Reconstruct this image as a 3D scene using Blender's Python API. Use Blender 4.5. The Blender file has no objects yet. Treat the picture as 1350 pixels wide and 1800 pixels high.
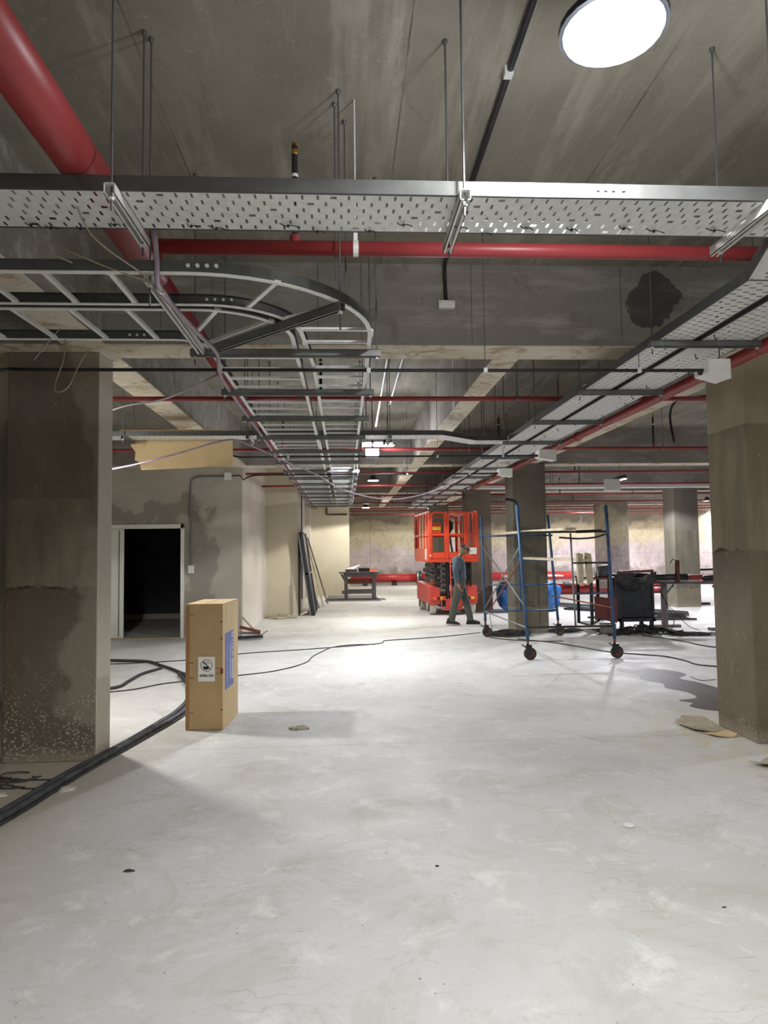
import bpy, bmesh, math, random
from mathutils import Vector, Matrix
R = math.radians
PI = math.pi
random.seed(7)
scene = bpy.context.scene
COL = scene.collection
# ------------------------------------------------------------------ camera
cam_d = bpy.data.cameras.new('camera')
cam = bpy.data.objects.new('camera', cam_d)
COL.objects.link(cam)
cam_d.sensor_fit = 'VERTICAL'
cam_d.sensor_height = 24.0
cam_d.lens = 1200.0 / 1800.0 * 24.0
cam_d.clip_end = 200
PIT, YAW, ROLL = R(3.147), R(3.337), R(0.75)
fw = Vector((math.sin(YAW) * math.cos(PIT), math.cos(YAW) * math.cos(PIT), math.sin(PIT)))
r0 = Vector((math.cos(YAW), -math.sin(YAW), 0))
u0 = r0.cross(fw)
rt = r0 * math.cos(ROLL) - u0 * math.sin(ROLL)
up = u0 * math.cos(ROLL) + r0 * math.sin(ROLL)
M = Matrix((rt, up, -fw)).transposed().to_4x4()
M.translation = Vector((0, 0, 1.6))
cam.matrix_world = M
scene.camera = cam
# ------------------------------------------------------------------ world, exposure
w = bpy.data.worlds.new('world')
scene.world = w
w.use_nodes = True
w.node_tree.nodes['Background'].inputs[0].default_value = (0.5, 0.55, 0.6, 1)
w.node_tree.nodes['Background'].inputs[1].default_value = 0.2
scene.view_settings.view_transform = 'Standard'
scene.view_settings.look = 'None'
scene.view_settings.exposure = 0.0
scene.view_settings.gamma = 1.0
scene.view_settings.use_curve_mapping = False
scene.cycles.max_bounces = 10
scene.cycles.diffuse_bounces = 6
scene.cycles.sample_clamp_indirect = 6
scene.cycles.use_denoising = True
CEIL, BEAM = 3.87, 3.2
# lamps, some added as unseen fill: x, y, z, watts, colour (their housings are built further down, each with its own light)
LAMPS = [
    (0.90, 2.11, 3.29, 'disc', 225, (1, .99, .96), 160),
    (-2.95, 6.9, 3.0, 'bay', 390, (1, .98, .93), 158),
    (0.42, 9.9, 3.12, 'tube', 540, (.9, .93, 1), 146),
    (0.75, 11.6, 3.38, 'bay', 150, (.97, .98, 1), 150),
    (0.66, 15.3, 3.15, 'bay', 470, (1, .98, .88), 134),
    (0.70, 22.3, 2.97, 'bay', 480, (1, .97, .86), 160),
    (6.75, 16.3, 3.17, 'flood', 850, (.93, .93, 1), 150),
    (12.6, 23.0, 3.15, 'bay', 900, (.97, .93, 1), 160),
    (10.75, 28.4, 3.3, 'bay', 900, (1, .95, .97), 168),  # fill lamp added behind the pier to brighten the far wall
    (9.0, 7.0, 3.4, 'bay', 560, (.97, .98, 1), 160),  # fill lamp added out of view to light the right bays
    (-0.6, -2.2, 3.5, 'bay', 450, (1, .99, .96), 164),  # unseen fill lamp added behind the camera for the near floor
    (4.5, -1.5, 3.5, 'bay', 400, (1, .99, .96), 164),  # second unseen fill added behind the camera
    (3.6, 28.4, 3.3, 'bay', 620, (1, .96, .88), 168),  # fill added behind the lift for the left of the far wall
    (15.0, 28.4, 3.3, 'bay', 700, (1, .95, .97), 168),  # fill added in the corner for the right of the far wall
]
# ------------------------------------------------------------------ mesh helpers
class MB:
    def __init__(s, org=(0, 0, 0)):
        s.v = []; s.f = []; s.o = Vector(org)
    def add(s, vs, fs):
        b = len(s.v)
        s.v += [Vector(v) - s.o for v in vs]
        s.f += [[b + i for i in f] for f in fs]
        return s
    def box(s, x0, x1, y0, y1, z0, z1):
        return s.add([(x0, y0, z0), (x1, y0, z0), (x1, y1, z0), (x0, y1, z0), (x0, y0, z1), (x1, y0, z1), (x1, y1, z1), (x0, y1, z1)],
                     [(0, 3, 2, 1), (4, 5, 6, 7), (0, 1, 5, 4), (1, 2, 6, 5), (2, 3, 7, 6), (3, 0, 4, 7)])
    def bar(s, p0, p1, wd, ht, upv=(0, 0, 1)):
        p0, p1 = Vector(p0), Vector(p1)
        d = (p1 - p0).normalized()
        u = Vector(upv)
        sd = d.cross(u)
        if sd.length < 1e-4: sd = d.cross(Vector((1, 0, 0)))
        sd.normalize(); u = sd.cross(d).normalized()
        a, b = sd * wd / 2, u * ht / 2
        return s.add([p0 - a - b, p0 + a - b, p0 + a + b, p0 - a + b, p1 - a - b, p1 + a - b, p1 + a + b, p1 - a + b],
                     [(0, 1, 2, 3), (7, 6, 5, 4), (0, 4, 5, 1), (1, 5, 6, 2), (2, 6, 7, 3), (3, 7, 4, 0)])
    def tube(s, path, r, n=8, cap=True):
        P = [Vector(p) for p in path]
        rr = r if isinstance(r, (list, tuple)) else [r] * len(P)
        vs = []; fs = []
        t = (P[1] - P[0]).normalized()
        a = t.cross(Vector((0, 0, 1)))
        if a.length < 1e-3: a = t.cross(Vector((0, 1, 0)))
        a.normalize()
        for i, p in enumerate(P):
            if i == 0: t = P[1] - P[0]
            elif i == len(P) - 1: t = P[i] - P[i - 1]
            else: t = (P[i + 1] - P[i]).normalized() + (P[i] - P[i - 1]).normalized()
            if t.length < 1e-6: t = Vector((0, 0, 1))
            t.normalize()
            a = (a - t * a.dot(t))
            if a.length < 1e-4: a = t.orthogonal()
            a.normalize(); b = t.cross(a)
            for k in range(n):
                an = 2 * PI * k / n
                vs.append(p + (a * math.cos(an) + b * math.sin(an)) * rr[i])
        for i in range(len(P) - 1):
            for k in range(n):
                k2 = (k + 1) % n
                fs.append((i * n + k, i * n + k2, (i + 1) * n + k2, (i + 1) * n + k))
        if cap:
            fs.append(tuple(range(n))[::-1]); fs.append(tuple((len(P) - 1) * n + k for k in range(n)))
        return s.add(vs, fs)
    def cyl(s, p0, p1, r, n=12): return s.tube([p0, p1], r, n)
    def lathe(s, c, prof, n=20, axis='Z'):
        vs = []; fs = []
        c = Vector(c)
        for (r, h) in prof:
            for k in range(n):
                an = 2 * PI * k / n
                x, y = r * math.cos(an), r * math.sin(an)
                vs.append(c + (Vector((x, y, h)) if axis == 'Z' else Vector((x, h, y)) if axis == 'Y' else Vector((h, x, y))))
        m = len(prof)
        for i in range(m - 1):
            for k in range(n):
                k2 = (k + 1) % n
                fs.append((i * n + k, i * n + k2, (i + 1) * n + k2, (i + 1) * n + k))
        fs.append(tuple(range(n))[::-1]); fs.append(tuple((m - 1) * n + k for k in range(n)))
        return s.add(vs, fs)
    def prism(s, poly, z0, z1):
        n = len(poly)
        vs = [(x, y, z0) for x, y in poly] + [(x, y, z1) for x, y in poly]
        fs = [tuple(range(n))[::-1], tuple(range(n, 2 * n))] + [(i, (i + 1) % n, n + (i + 1) % n, n + i) for i in range(n)]
        return s.add(vs, fs)
    def prismY(s, poly, y0, y1):   # polygon in x,z
        n = len(poly)
        vs = [(x, y0, z) for x, z in poly] + [(x, y1, z) for x, z in poly]
        fs = [tuple(range(n)), tuple(range(n, 2 * n))[::-1]] + [((i + 1) % n, i, n + i, n + (i + 1) % n) for i in range(n)]
        return s.add(vs, fs)
    def build(s, name, mat, parent=None, smooth=False, bevel=0, loc=None, subsurf=0):
        me = bpy.data.meshes.new(name)
        me.from_pydata([tuple(v) for v in s.v], [], s.f)
        me.update()
        bm = bmesh.new(); bm.from_mesh(me)
        bmesh.ops.recalc_face_normals(bm, faces=bm.faces)
        bm.to_mesh(me); bm.free()
        if smooth:
            for p in me.polygons: p.use_smooth = True
        me.materials.append(mat)
        o = bpy.data.objects.new(name, me)
        COL.objects.link(o)
        if parent is not None: o.parent = parent
        if loc is not None: o.location = loc
        if bevel:
            b = o.modifiers.new('bevel', 'BEVEL'); b.width = bevel; b.segments = 2; b.limit_method = 'ANGLE'
        if subsurf:
            b = o.modifiers.new('sub', 'SUBSURF'); b.levels = subsurf; b.render_levels = subsurf
        return o

LABELS = set()
def tag(o, label, cat, group=None, kind=None):
    if label: o['label'] = label
    if cat: o['category'] = cat
    if group: o['group'] = group
    if kind: o['kind'] = kind
    return o
def thing(name, loc, label, cat, group=None, rz=0):
    o = bpy.data.objects.new(name, None)
    COL.objects.link(o)
    o.location = loc; o.rotation_euler = (0, 0, rz); o.empty_display_size = .1
    return tag(o, label, cat, group)
def struct(o, label=None):
    o['kind'] = 'structure'
    if label: o['label'] = label
    return o
def inst(src, parent, loc=(0, 0, 0), rz=0, name=None):
    c = src.copy(); COL.objects.link(c)
    c.parent = parent; c.location = loc; c.rotation_euler = (0, 0, rz)
    return c
def smooth_path(pts, k=6):
    P = [Vector(p) for p in pts]
    P = [P[0] * 2 - P[1]] + P + [P[-1] * 2 - P[-2]]
    out = []
    for i in range(1, len(P) - 2):
        a, b, c, d = P[i - 1], P[i], P[i + 1], P[i + 2]
        for j in range(k):
            t = j / k
            out.append(0.5 * ((2 * b) + (c - a) * t + (2 * a - 5 * b + 4 * c - d) * t * t + (3 * b - a - 3 * c + d) * t ** 3))
    out.append(P[-2])
    return out
ORD = ['first', 'second', 'third', 'fourth', 'fifth', 'sixth', 'seventh', 'eighth', 'ninth', 'tenth', 'eleventh', 'twelfth', 'thirteenth', 'fourteenth', 'fifteenth', 'sixteenth', 'seventeenth', 'eighteenth', 'nineteenth', 'twentieth']
# ------------------------------------------------------------------ materials
def newmat(name):
    m = bpy.data.materials.new(name); m.use_nodes = True
    nt = m.node_tree
    return m, nt, nt.nodes['Principled BSDF']
def rgb(r, g, b):
    f = lambda c: (c / 255 / 12.92) if c / 255 <= .04045 else ((c / 255 + .055) / 1.055) ** 2.4
    return (f(r), f(g), f(b), 1)
def plain(name, c, rough=.5, metal=0, var=.15, scale=8, bump=0, emis=None, coat=0):
    m, nt, b = newmat(name)
    b.inputs['Roughness'].default_value = rough
    b.inputs['Metallic'].default_value = metal
    tc = nt.nodes.new('ShaderNodeTexCoord')
    n = nt.nodes.new('ShaderNodeTexNoise'); n.inputs['Scale'].default_value = scale; n.inputs['Detail'].default_value = 6
    nt.links.new(tc.outputs['Object'], n.inputs['Vector'])
    cr = nt.nodes.new('ShaderNodeValToRGB')
    cr.color_ramp.elements[0].position = .3; cr.color_ramp.elements[1].position = .7
    cr.color_ramp.elements[0].color = tuple(x * (1 - var) for x in c[:3]) + (1,)
    cr.color_ramp.elements[1].color = tuple(min(1, x * (1 + var)) for x in c[:3]) + (1,)
    nt.links.new(n.outputs['Fac'], cr.inputs['Fac'])
    nt.links.new(cr.outputs[0], b.inputs['Base Color'])
    if bump:
        bp = nt.nodes.new('ShaderNodeBump'); bp.inputs['Strength'].default_value = bump; bp.inputs['Distance'].default_value = .01
        nt.links.new(n.outputs['Fac'], bp.inputs['Height']); nt.links.new(bp.outputs[0], b.inputs['Normal'])
    if emis:
        b.inputs['Emission Color'].default_value = emis[0]; b.inputs['Emission Strength'].default_value = emis[1]
    return m
class NT:
    """tiny node-graph writer for the concrete materials"""
    def __init__(s, name, rough=.85):
        s.m, s.nt, s.b = newmat(name); s.b.inputs['Roughness'].default_value = rough
        s.b.inputs['Specular IOR Level'].default_value = .3
        s.tc = s.nt.nodes.new('ShaderNodeTexCoord').outputs['Object']
        sp = s.nt.nodes.new('ShaderNodeSeparateXYZ'); s.nt.links.new(s.tc, sp.inputs[0]); s.sp = sp.outputs
    def mapv(s, scale=(1, 1, 1), rot=(0, 0, 0), off=(0, 0, 0)):
        n = s.nt.nodes.new('ShaderNodeMapping'); s.nt.links.new(s.tc, n.inputs[0])
        n.inputs['Scale'].default_value = scale; n.inputs['Rotation'].default_value = rot; n.inputs['Location'].default_value = off
        return n.outputs[0]
    def noise(s, sc, det=6, vec=None, rough=.55, dist=0):
        n = s.nt.nodes.new('ShaderNodeTexNoise'); s.nt.links.new(vec or s.tc, n.inputs['Vector'])
        n.inputs['Scale'].default_value = sc; n.inputs['Detail'].default_value = det; n.inputs['Roughness'].default_value = rough
        n.inputs['Distortion'].default_value = dist
        return n.outputs['Fac']
    def vor(s, sc, vec=None, feat='F1'):
        n = s.nt.nodes.new('ShaderNodeTexVoronoi'); s.nt.links.new(vec or s.tc, n.inputs['Vector'])
        n.feature = feat; n.inputs['Scale'].default_value = sc
        return n.outputs['Distance']
    def ramp(s, fac, a, b, va=0, vb=1):
        n = s.nt.nodes.new('ShaderNodeMapRange'); n.inputs['From Min'].default_value = a; n.inputs['From Max'].default_value = b
        n.inputs['To Min'].default_value = va; n.inputs['To Max'].default_value = vb; n.clamp = True
        s.nt.links.new(fac, n.inputs['Value']); return n.outputs[0]
    def math(s, op, a, b):
        n = s.nt.nodes.new('ShaderNodeMath'); n.operation = op
        for i, x in enumerate((a, b)):
            if isinstance(x, (int, float)): n.inputs[i].default_value = x
            else: s.nt.links.new(x, n.inputs[i])
        return n.outputs[0]
    def mix(s, fac, a, b):
        n = s.nt.nodes.new('ShaderNodeMix'); n.data_type = 'RGBA'
        if isinstance(fac, (int, float)): n.inputs[0].default_value = fac
        else: s.nt.links.new(fac, n.inputs[0])
        for i, x in ((6, a), (7, b)):
            if isinstance(x, tuple): n.inputs[i].default_value = x
            else: s.nt.links.new(x, n.inputs[i])
        return n.outputs[2]
    def seam(s, coord, period, off=0, wid=.006):
        x = s.math('ADD', coord, off); x = s.math('DIVIDE', x, period); x = s.math('FRACT', x, 0)
        x = s.math('SUBTRACT', x, .5); x = s.math('ABSOLUTE', x, 0)
        return s.ramp(x, wid / period, 0, 0, 1)
    def out(s, col, bump=None, st=.3, dist=.01, rough=None):
        s.nt.links.new(col, s.b.inputs['Base Color'])
        if bump is not None:
            bp = s.nt.nodes.new('ShaderNodeBump'); bp.inputs['Strength'].default_value = st; bp.inputs['Distance'].default_value = dist
            s.nt.links.new(bump, bp.inputs['Height']); s.nt.links.new(bp.outputs[0], s.b.inputs['Normal'])
        if rough is not None: s.nt.links.new(rough, s.b.inputs['Roughness'])
        return s.m
def g(v, t=0): return rgb(v + t, v, v - t)
def mat_raw(name, dark, mid, light, seams=None, streak=(0.6, 3, 3), pits=True, stain=None):
    n = NT(name)
    c = n.mix(n.ramp(n.noise(.9, 8, dist=.4), .35, .65), dark, mid)
    c = n.mix(n.ramp(n.noise(2.2, 10, vec=n.mapv(streak), rough=.65), .5, .75, 0, .75), c, light)
    c = n.mix(n.ramp(n.noise(14, 8, rough=.7), .62, .72, 0, .55), c, light)
    c = n.mix(n.ramp(n.noise(9, 8, vec=n.mapv((1, 1, 1), off=(9, 3, 1)), rough=.7), .6, .7, 0, .5), c, dark)
    c = n.mix(n.ramp(n.noise(38, 10, rough=.85), .54, .66, 0, .45), c, dark)
    c = n.mix(n.ramp(n.noise(52, 10, rough=.85, vec=n.mapv(off=(4, 4, 4))), .56, .68, 0, .4), c, light)
    c = n.mix(n.ramp(n.noise(2.4, 10, vec=n.mapv((1, .5, 1), off=(7, 2, 0)), rough=.7, dist=1), .56, .66, 0, .5), c, tuple(x * .72 for x in dark[:3]) + (1,))
    if pits:
        c = n.mix(n.ramp(n.vor(13), .05, .03, 0, .7), c, rgb(30, 28, 25))
        c = n.mix(n.ramp(n.vor(7, vec=n.mapv(off=(3, 5, 2))), .035, .02, 0, .8), c, rgb(170, 165, 150))
    if stain:   # one damp patch with a ragged outline
        dx = n.math('DIVIDE', n.math('SUBTRACT', n.sp[0], stain[0]), stain[2]); dz = n.math('DIVIDE', n.math('SUBTRACT', n.sp[2], stain[1]), stain[3])
        d = n.math('ADD', n.math('ADD', n.math('MULTIPLY', dx, dx), n.math('MULTIPLY', dz, dz)), n.ramp(n.noise(4, 8), .3, .7, -.9, .9))
        c = n.mix(n.math('MULTIPLY', n.ramp(d, 1.02, .9, 0, .75), n.ramp(n.sp[1], 5.5, 5.4)), c, rgb(52, 50, 48))
    if seams:
        for ax, per, off in seams:
            c = n.mix(n.math('MULTIPLY', n.seam(n.sp[ax], per, off), n.ramp(n.noise(1.3), .4, .55, .1, .8)), c, rgb(45, 43, 40))
    return n.out(c, n.noise(30, 8, rough=.7), .35, .006)
M_CEIL = mat_raw('ceiling_concrete', rgb(120, 116, 105), rgb(144, 139, 127), rgb(174, 169, 157), seams=[(1, 2.44, 1.5), (0, 1.22, .3)], streak=(3, .35, 3))
M_BEAM = mat_raw('beam_concrete', rgb(118, 113, 106), rgb(143, 138, 130), rgb(182, 177, 168), seams=[(0, 1.22, .8)], stain=(2.5, 3.58, .2, .2))
M_BEAM2 = mat_raw('beam_concrete_far', rgb(126, 120, 113), rgb(152, 146, 138), rgb(182, 176, 168))
def mat_soffit():
    n = NT('beam_soffit_concrete')
    c = n.mix(n.ramp(n.noise(1.5, 8, dist=1), .4, .6), rgb(208, 198, 176), rgb(224, 217, 200))
    c = n.mix(n.ramp(n.noise(3.5, 10, rough=.7, dist=1.2), .52, .62, 0, .8), c, rgb(168, 140, 98))
    c = n.mix(n.ramp(n.vor(5, vec=n.mapv((1, 2, 1))), .05, .02, 0, .5), c, rgb(95, 80, 60))
    return n.out(c, n.noise(16, 8, rough=.8), .8, .02)
M_SOFF = mat_soffit()
def mat_floor():
    n = NT('floor_concrete', .6)
    c = n.mix(n.ramp(n.noise(.55, 8, dist=.6), .35, .65), rgb(190, 189, 186), rgb(208, 207, 206))
    c = n.mix(n.ramp(n.noise(1.9, 10, rough=.72, dist=.8), .5, .68, 0, .75), c, rgb(178, 174, 164))
    c = n.mix(n.ramp(n.noise(4, 9, rough=.72, dist=.5, vec=n.mapv(off=(4, 1, 0))), .54, .68, 0, .7), c, rgb(222, 221, 218))
    c = n.mix(n.ramp(n.noise(11, 10, rough=.8), .56, .70, 0, .5), c, rgb(156, 152, 143))
    c = n.mix(n.ramp(n.noise(30, 8, rough=.75, vec=n.mapv(off=(1, 8, 0))), .60, .72, 0, .4), c, rgb(140, 133, 120))
    # trowel scratches and scrapes in several directions
    for k, (a, sx) in enumerate(((.4, 2.5), (1.9, 3), (2.7, 2.5), (1.2, 4))):
        v = n.mapv((sx, sx * 11, 1), (0, 0, a), (k * 3, k, 0))
        f = n.math('MULTIPLY', n.ramp(n.noise(1, 5, vec=v, rough=.7, dist=.4), .64, .70, 0, .75), n.ramp(n.noise(1.4, 4, vec=n.mapv(off=(k * 7, 2, 0))), .48, .6))
        c = n.mix(f, c, rgb(142, 137, 127) if k % 2 else rgb(226, 224, 218))
    # crescent trowel arcs
    w_ = n.nt.nodes.new('ShaderNodeTexWave'); w_.wave_type = 'RINGS'; w_.inputs['Scale'].default_value = 3.2; w_.inputs['Distortion'].default_value = 9; w_.inputs['Detail'].default_value = 3; w_.inputs['Detail Scale'].default_value = 1.6
    n.nt.links.new(n.tc, w_.inputs['Vector'])
    c = n.mix(n.math('MULTIPLY', n.ramp(w_.outputs['Fac'], .95, .99, 0, .22), n.ramp(n.noise(2.3, 5, vec=n.mapv(off=(5, 5, 0))), .52, .62)), c, rgb(140, 132, 116))
    # specks of dirt
    c = n.mix(n.ramp(n.vor(4.2), .03, .018, 0, .9), c, rgb(76, 68, 58))
    c = n.mix(n.ramp(n.vor(9, vec=n.mapv(off=(2, 1, 0))), .05, .03, 0, .7), c, rgb(110, 100, 84))
    c = n.mix(n.ramp(n.vor(6, vec=n.mapv((1, 2, 1), (0, 0, .8), off=(2, 6, 0))), .05, .035, 0, .6), c, rgb(230, 228, 222))
    c = n.mix(n.math('MULTIPLY', n.ramp(n.sp[0], -1.3, -2.2), n.ramp(n.sp[1], 6.4, 5.4)), c, rgb(172, 164, 148))
    # crushed mortar round the foot of the right column
    dx = n.math('SUBTRACT', n.sp[0], 3.4); dy = n.math('SUBTRACT', n.sp[1], 5.5)
    d = n.math('ADD', n.math('MULTIPLY', dx, dx), n.math('MULTIPLY', dy, dy))
    c = n.mix(n.math('MULTIPLY', n.ramp(d, 1.6, .3), n.ramp(n.noise(6, 9, rough=.75), .45, .6)), c, rgb(206, 198, 172))
    for y0 in (5.72, 12.9, 20.1):
        d = n.math('ABSOLUTE', n.math('SUBTRACT', n.sp[1], y0), 0)
        c = n.mix(n.ramp(d, .006, .002, 0, .6), c, rgb(120, 112, 100))
    return n.out(c, n.math('ADD', n.noise(22, 8, rough=.7), n.math('MULTIPLY', n.noise(3, 4), 2)), .4, .008, rough=n.ramp(n.noise(3), .3, .7, .5, .75))
M_FLOOR = mat_floor()
def mat_plaster(name, base, alt, damp=None):
    n = NT(name)
    c = n.mix(n.ramp(n.noise(.8, 8, dist=.5), .35, .65), base, alt)
    c = n.mix(n.ramp(n.noise(3, 9, vec=n.mapv((1, 1, .4)), rough=.65), .5, .75, 0, .5), c, tuple(x * 1.15 for x in base[:3]) + (1,))
    c = n.mix(n.ramp(n.noise(7, 9, rough=.7), .62, .75, 0, .5), c, tuple(x * .6 for x in base[:3]) + (1,))
    c = n.mix(n.ramp(n.noise(40, 10, rough=.85), .54, .68, 0, .3), c, tuple(x * .65 for x in base[:3]) + (1,))
    if damp:
        nz = n.ramp(n.noise(2.2, 8), .25, .75, -.35, .35)
        for (x0, x1, z0, z1) in damp:
            a = n.math('MULTIPLY', n.ramp(n.math('ADD', n.sp[0], nz), x0 - .12, x0), n.ramp(n.math('ADD', n.sp[0], nz), x1 + .12, x1))
            b = n.math('MULTIPLY', n.ramp(n.math('ADD', n.sp[2], nz), z0 - .12, z0), n.ramp(n.math('ADD', n.sp[2], nz), z1 + .08, z1))
            c = n.mix(n.math('MULTIPLY', n.math('MULTIPLY', a, b), .5), c, tuple(x * .42 for x in base[:3]) + (1,))
    return n.out(c, n.noise(18, 8), .3, .006)
M_PLAS = mat_plaster('grey_plaster', rgb(166, 160, 148), rgb(182, 176, 164), damp=[(-5, -2.7, 2.2, 2.5), (-2.95, -2.6, .2, 2.4)])
M_DKW = mat_plaster('unlit_room_dark_plaster', rgb(62, 62, 66), rgb(72, 72, 76))  # shade of the unlit room put into the plaster colour
M_PLAS2 = mat_plaster('pale_plaster', rgb(196, 188, 166), rgb(208, 200, 182))
M_PLAS3 = mat_plaster('lime_washed_plaster', rgb(200, 194, 184), rgb(212, 206, 200))
def mat_farwall():
    n = NT('far_wall_concrete')
    c = n.mix(n.ramp(n.noise(.5, 9, dist=.8), .38, .62), rgb(176, 166, 168), rgb(208, 199, 200))
    nz = n.ramp(n.noise(1.2, 8), .2, .8, -.5, .5)
    zz = n.math('ADD', n.sp[2], nz)
    c = n.mix(n.math('MULTIPLY', n.ramp(zz, 1.6, 1.9), .7), c, rgb(190, 182, 142))  # yellow light cast painted as a band over the lavender base
    c = n.mix(n.ramp(zz, 2.7, 3.0, 0, .85), c, rgb(132, 127, 120))  # lamp cutoff painted in: wall colour darkened towards the top
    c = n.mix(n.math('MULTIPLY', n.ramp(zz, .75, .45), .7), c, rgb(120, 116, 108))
    c = n.mix(n.ramp(n.noise(3.2, 10, rough=.8, dist=.8), .5, .66, 0, .6), c, rgb(122, 116, 108))
    c = n.mix(n.ramp(n.noise(1.6, 10, rough=.75, dist=.8, vec=n.mapv(off=(3, 0, 5))), .56, .68, 0, .7), c, rgb(222, 214, 206))
    c = n.mix(n.math('MULTIPLY', n.seam(n.sp[0], 3.6, .6, .02), .6), c, rgb(100, 96, 88))
    c = n.mix(n.math('MULTIPLY', n.seam(n.sp[2], 1.22, .55, .015), n.ramp(n.noise(2), .4, .6, 0, .7)), c, rgb(90, 84, 78))
    return n.out(c, n.noise(12, 8), .5, .02)
M_FAR = mat_farwall()
def mat_column(name, upper, mid, low, z1, z2, spat, edge=None):
    n = NT(name)
    nz = n.ramp(n.noise(5, 9, rough=.7), .25, .75, -.04, .04)
    zz = n.math('ADD', n.sp[2], nz)
    up_ = n.mix(n.ramp(n.noise(2, 8, vec=n.mapv((1, 1, .5))), .35, .65), upper, tuple(x * 1.3 for x in upper[:3]) + (1,))
    md_ = n.mix(n.ramp(n.noise(2.5, 8, vec=n.mapv((3, 3, .6))), .35, .65), mid, tuple(x * .68 for x in mid[:3]) + (1,))
    lo_ = n.mix(n.ramp(n.noise(2.5, 8), .35, .65), low, tuple(x * .8 for x in low[:3]) + (1,))
    c = n.mix(n.ramp(n.sp[2], z2 - .004, z2 + .004), md_, up_)
    c = n.mix(n.ramp(zz, z1 + .01, z1 - .01), c, lo_)
    c = n.mix(n.math('MULTIPLY', n.ramp(n.math('ABSOLUTE', n.math('SUBTRACT', zz, z1), 0), .02, .005), n.ramp(n.noise(6), .45, .55)), c, rgb(60, 52, 44))
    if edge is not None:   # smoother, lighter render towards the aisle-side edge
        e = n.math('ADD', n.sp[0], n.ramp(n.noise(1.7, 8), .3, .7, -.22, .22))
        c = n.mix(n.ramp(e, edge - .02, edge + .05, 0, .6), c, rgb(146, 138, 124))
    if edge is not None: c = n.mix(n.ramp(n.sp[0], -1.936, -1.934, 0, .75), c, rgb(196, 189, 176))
    # cement spatter thickening towards the floor
    d = n.ramp(n.sp[2], spat, 0, 0, .42)
    v = n.math('ADD', n.vor(34, vec=n.mapv((1, 1, 1.6))), n.ramp(n.noise(60, 4), .3, .7, -.12, .12))
    sp_ = n.ramp(n.math('SUBTRACT', d, v), -.02, .02)
    c = n.mix(n.math('MULTIPLY', sp_, n.ramp(n.noise(3.5, 6), .4, .55, .25, .85)), c, rgb(172, 164, 146))
    c = n.mix(n.ramp(n.vor(6), .05, .03, 0, .8), c, rgb(180, 172, 154))
    c = n.mix(n.ramp(n.sp[2], .12, 0, 0, .7), c, rgb(150, 142, 126))
    c = n.mix(n.ramp(n.noise(34, 10, rough=.85), .54, .66, 0, .5), c, tuple(x * .7 for x in low[:3]) + (1,))
    c = n.mix(n.ramp(n.noise(5, 10, vec=n.mapv((2, 2, .8), off=(3, 1, 0)), rough=.8), .56, .66, 0, .45), c, tuple(x * 1.25 for x in mid[:3]) + (1,))
    return n.out(c, n.noise(26, 8, rough=.7), .4, .008)
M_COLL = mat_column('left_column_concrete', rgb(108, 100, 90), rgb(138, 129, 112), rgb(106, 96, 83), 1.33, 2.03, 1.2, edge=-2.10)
M_COLR = mat_column('right_column_concrete', rgb(148, 138, 118), rgb(142, 131, 110), rgb(112, 101, 86), 1.56, 2.6, .35)
M_COLM = mat_column('aisle_column_concrete', rgb(98, 94, 84), rgb(108, 103, 90), rgb(118, 112, 96), .5, 2.0, .5)
M_GALV = plain('galvanised_steel', rgb(222, 223, 220), .5, .25, .08, 25, .05)
M_GALVD = plain('dull_galvanised_steel', rgb(124, 126, 126), .5, .55, .12, 18)
M_WEB = plain('dark_galvanised_web', rgb(84, 85, 84), .5, .5, .12, 14)
M_ROD = plain('threaded_rod_steel', rgb(105, 106, 106), .5, .7, .1, 20)
M_RED = plain('red_pipe_paint', rgb(142, 50, 52), .42, 0, .12, 3)
M_REDD = plain('dusty_red_pipe_paint', rgb(170, 46, 48), .45, 0, .2, 3)
M_BLACK = plain('black_plastic', rgb(24, 24, 26), .5, 0, .2, 12)
M_DARK = plain('dark_steel', rgb(48, 50, 56), .45, .4, .25, 9)
M_CABLE = plain('dusty_black_cable', rgb(52, 51, 50), .7, 0, .45, 9)
M_HOSE = plain('dusty_black_hose', rgb(62, 64, 68), .6, 0, .6, 12)
M_PURP = plain('lilac_grey_flexible_conduit', rgb(150, 136, 150), .5, 0, .15, 12)
M_WIRE = plain('galvanised_tie_wire', rgb(165, 155, 140), .5, .5, .1, 10)
M_WHITE = plain('white_plastic', rgb(222, 222, 216), .45, 0, .05, 6)
M_WPAINT = plain('white_paint', rgb(224, 224, 216), .45, 0, .04, 4)
M_CARD = plain('brown_cardboard', rgb(170, 144, 104), .85, 0, .07, 5)
M_CARDL = plain('pale_cardboard', rgb(206, 182, 140), .85, 0, .06, 5)
M_CARDE = plain('cardboard_edge', rgb(146, 112, 72), .9, 0, .1, 8)
M_BLUEP = plain('blue_scaffold_paint', rgb(52, 82, 116), .5, .1, .35, 9)
M_RUST = plain('rusty_steel', rgb(120, 66, 50), .7, .2, .3, 14)
M_WOOD = plain('raw_timber', rgb(196, 184, 156), .8, 0, .2, 9)
M_WOODG = plain('weathered_grey_timber', rgb(112, 107, 108), .85, 0, .2, 9)
M_ORANGE = plain('orange_lift_paint', rgb(218, 74, 46), .4, 0, .08, 4)
M_ORED = plain('dusty_red_lift_paint', rgb(196, 70, 60), .5, 0, .15, 5)
M_YEL = plain('yellow_sticker', rgb(232, 190, 50), .5, 0, .05, 5)
M_TYRE = plain('pale_dusty_tyre', rgb(190, 184, 174), .8, 0, .12, 12)
M_RUB = plain('black_rubber', rgb(40, 38, 38), .75, 0, .25, 12)
M_TARP = plain('blue_tarpaulin', rgb(40, 94, 156), .35, 0, .35, 7)
M_MAROON = plain('maroon_steel', rgb(96, 44, 42), .5, .2, .2, 7)
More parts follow.
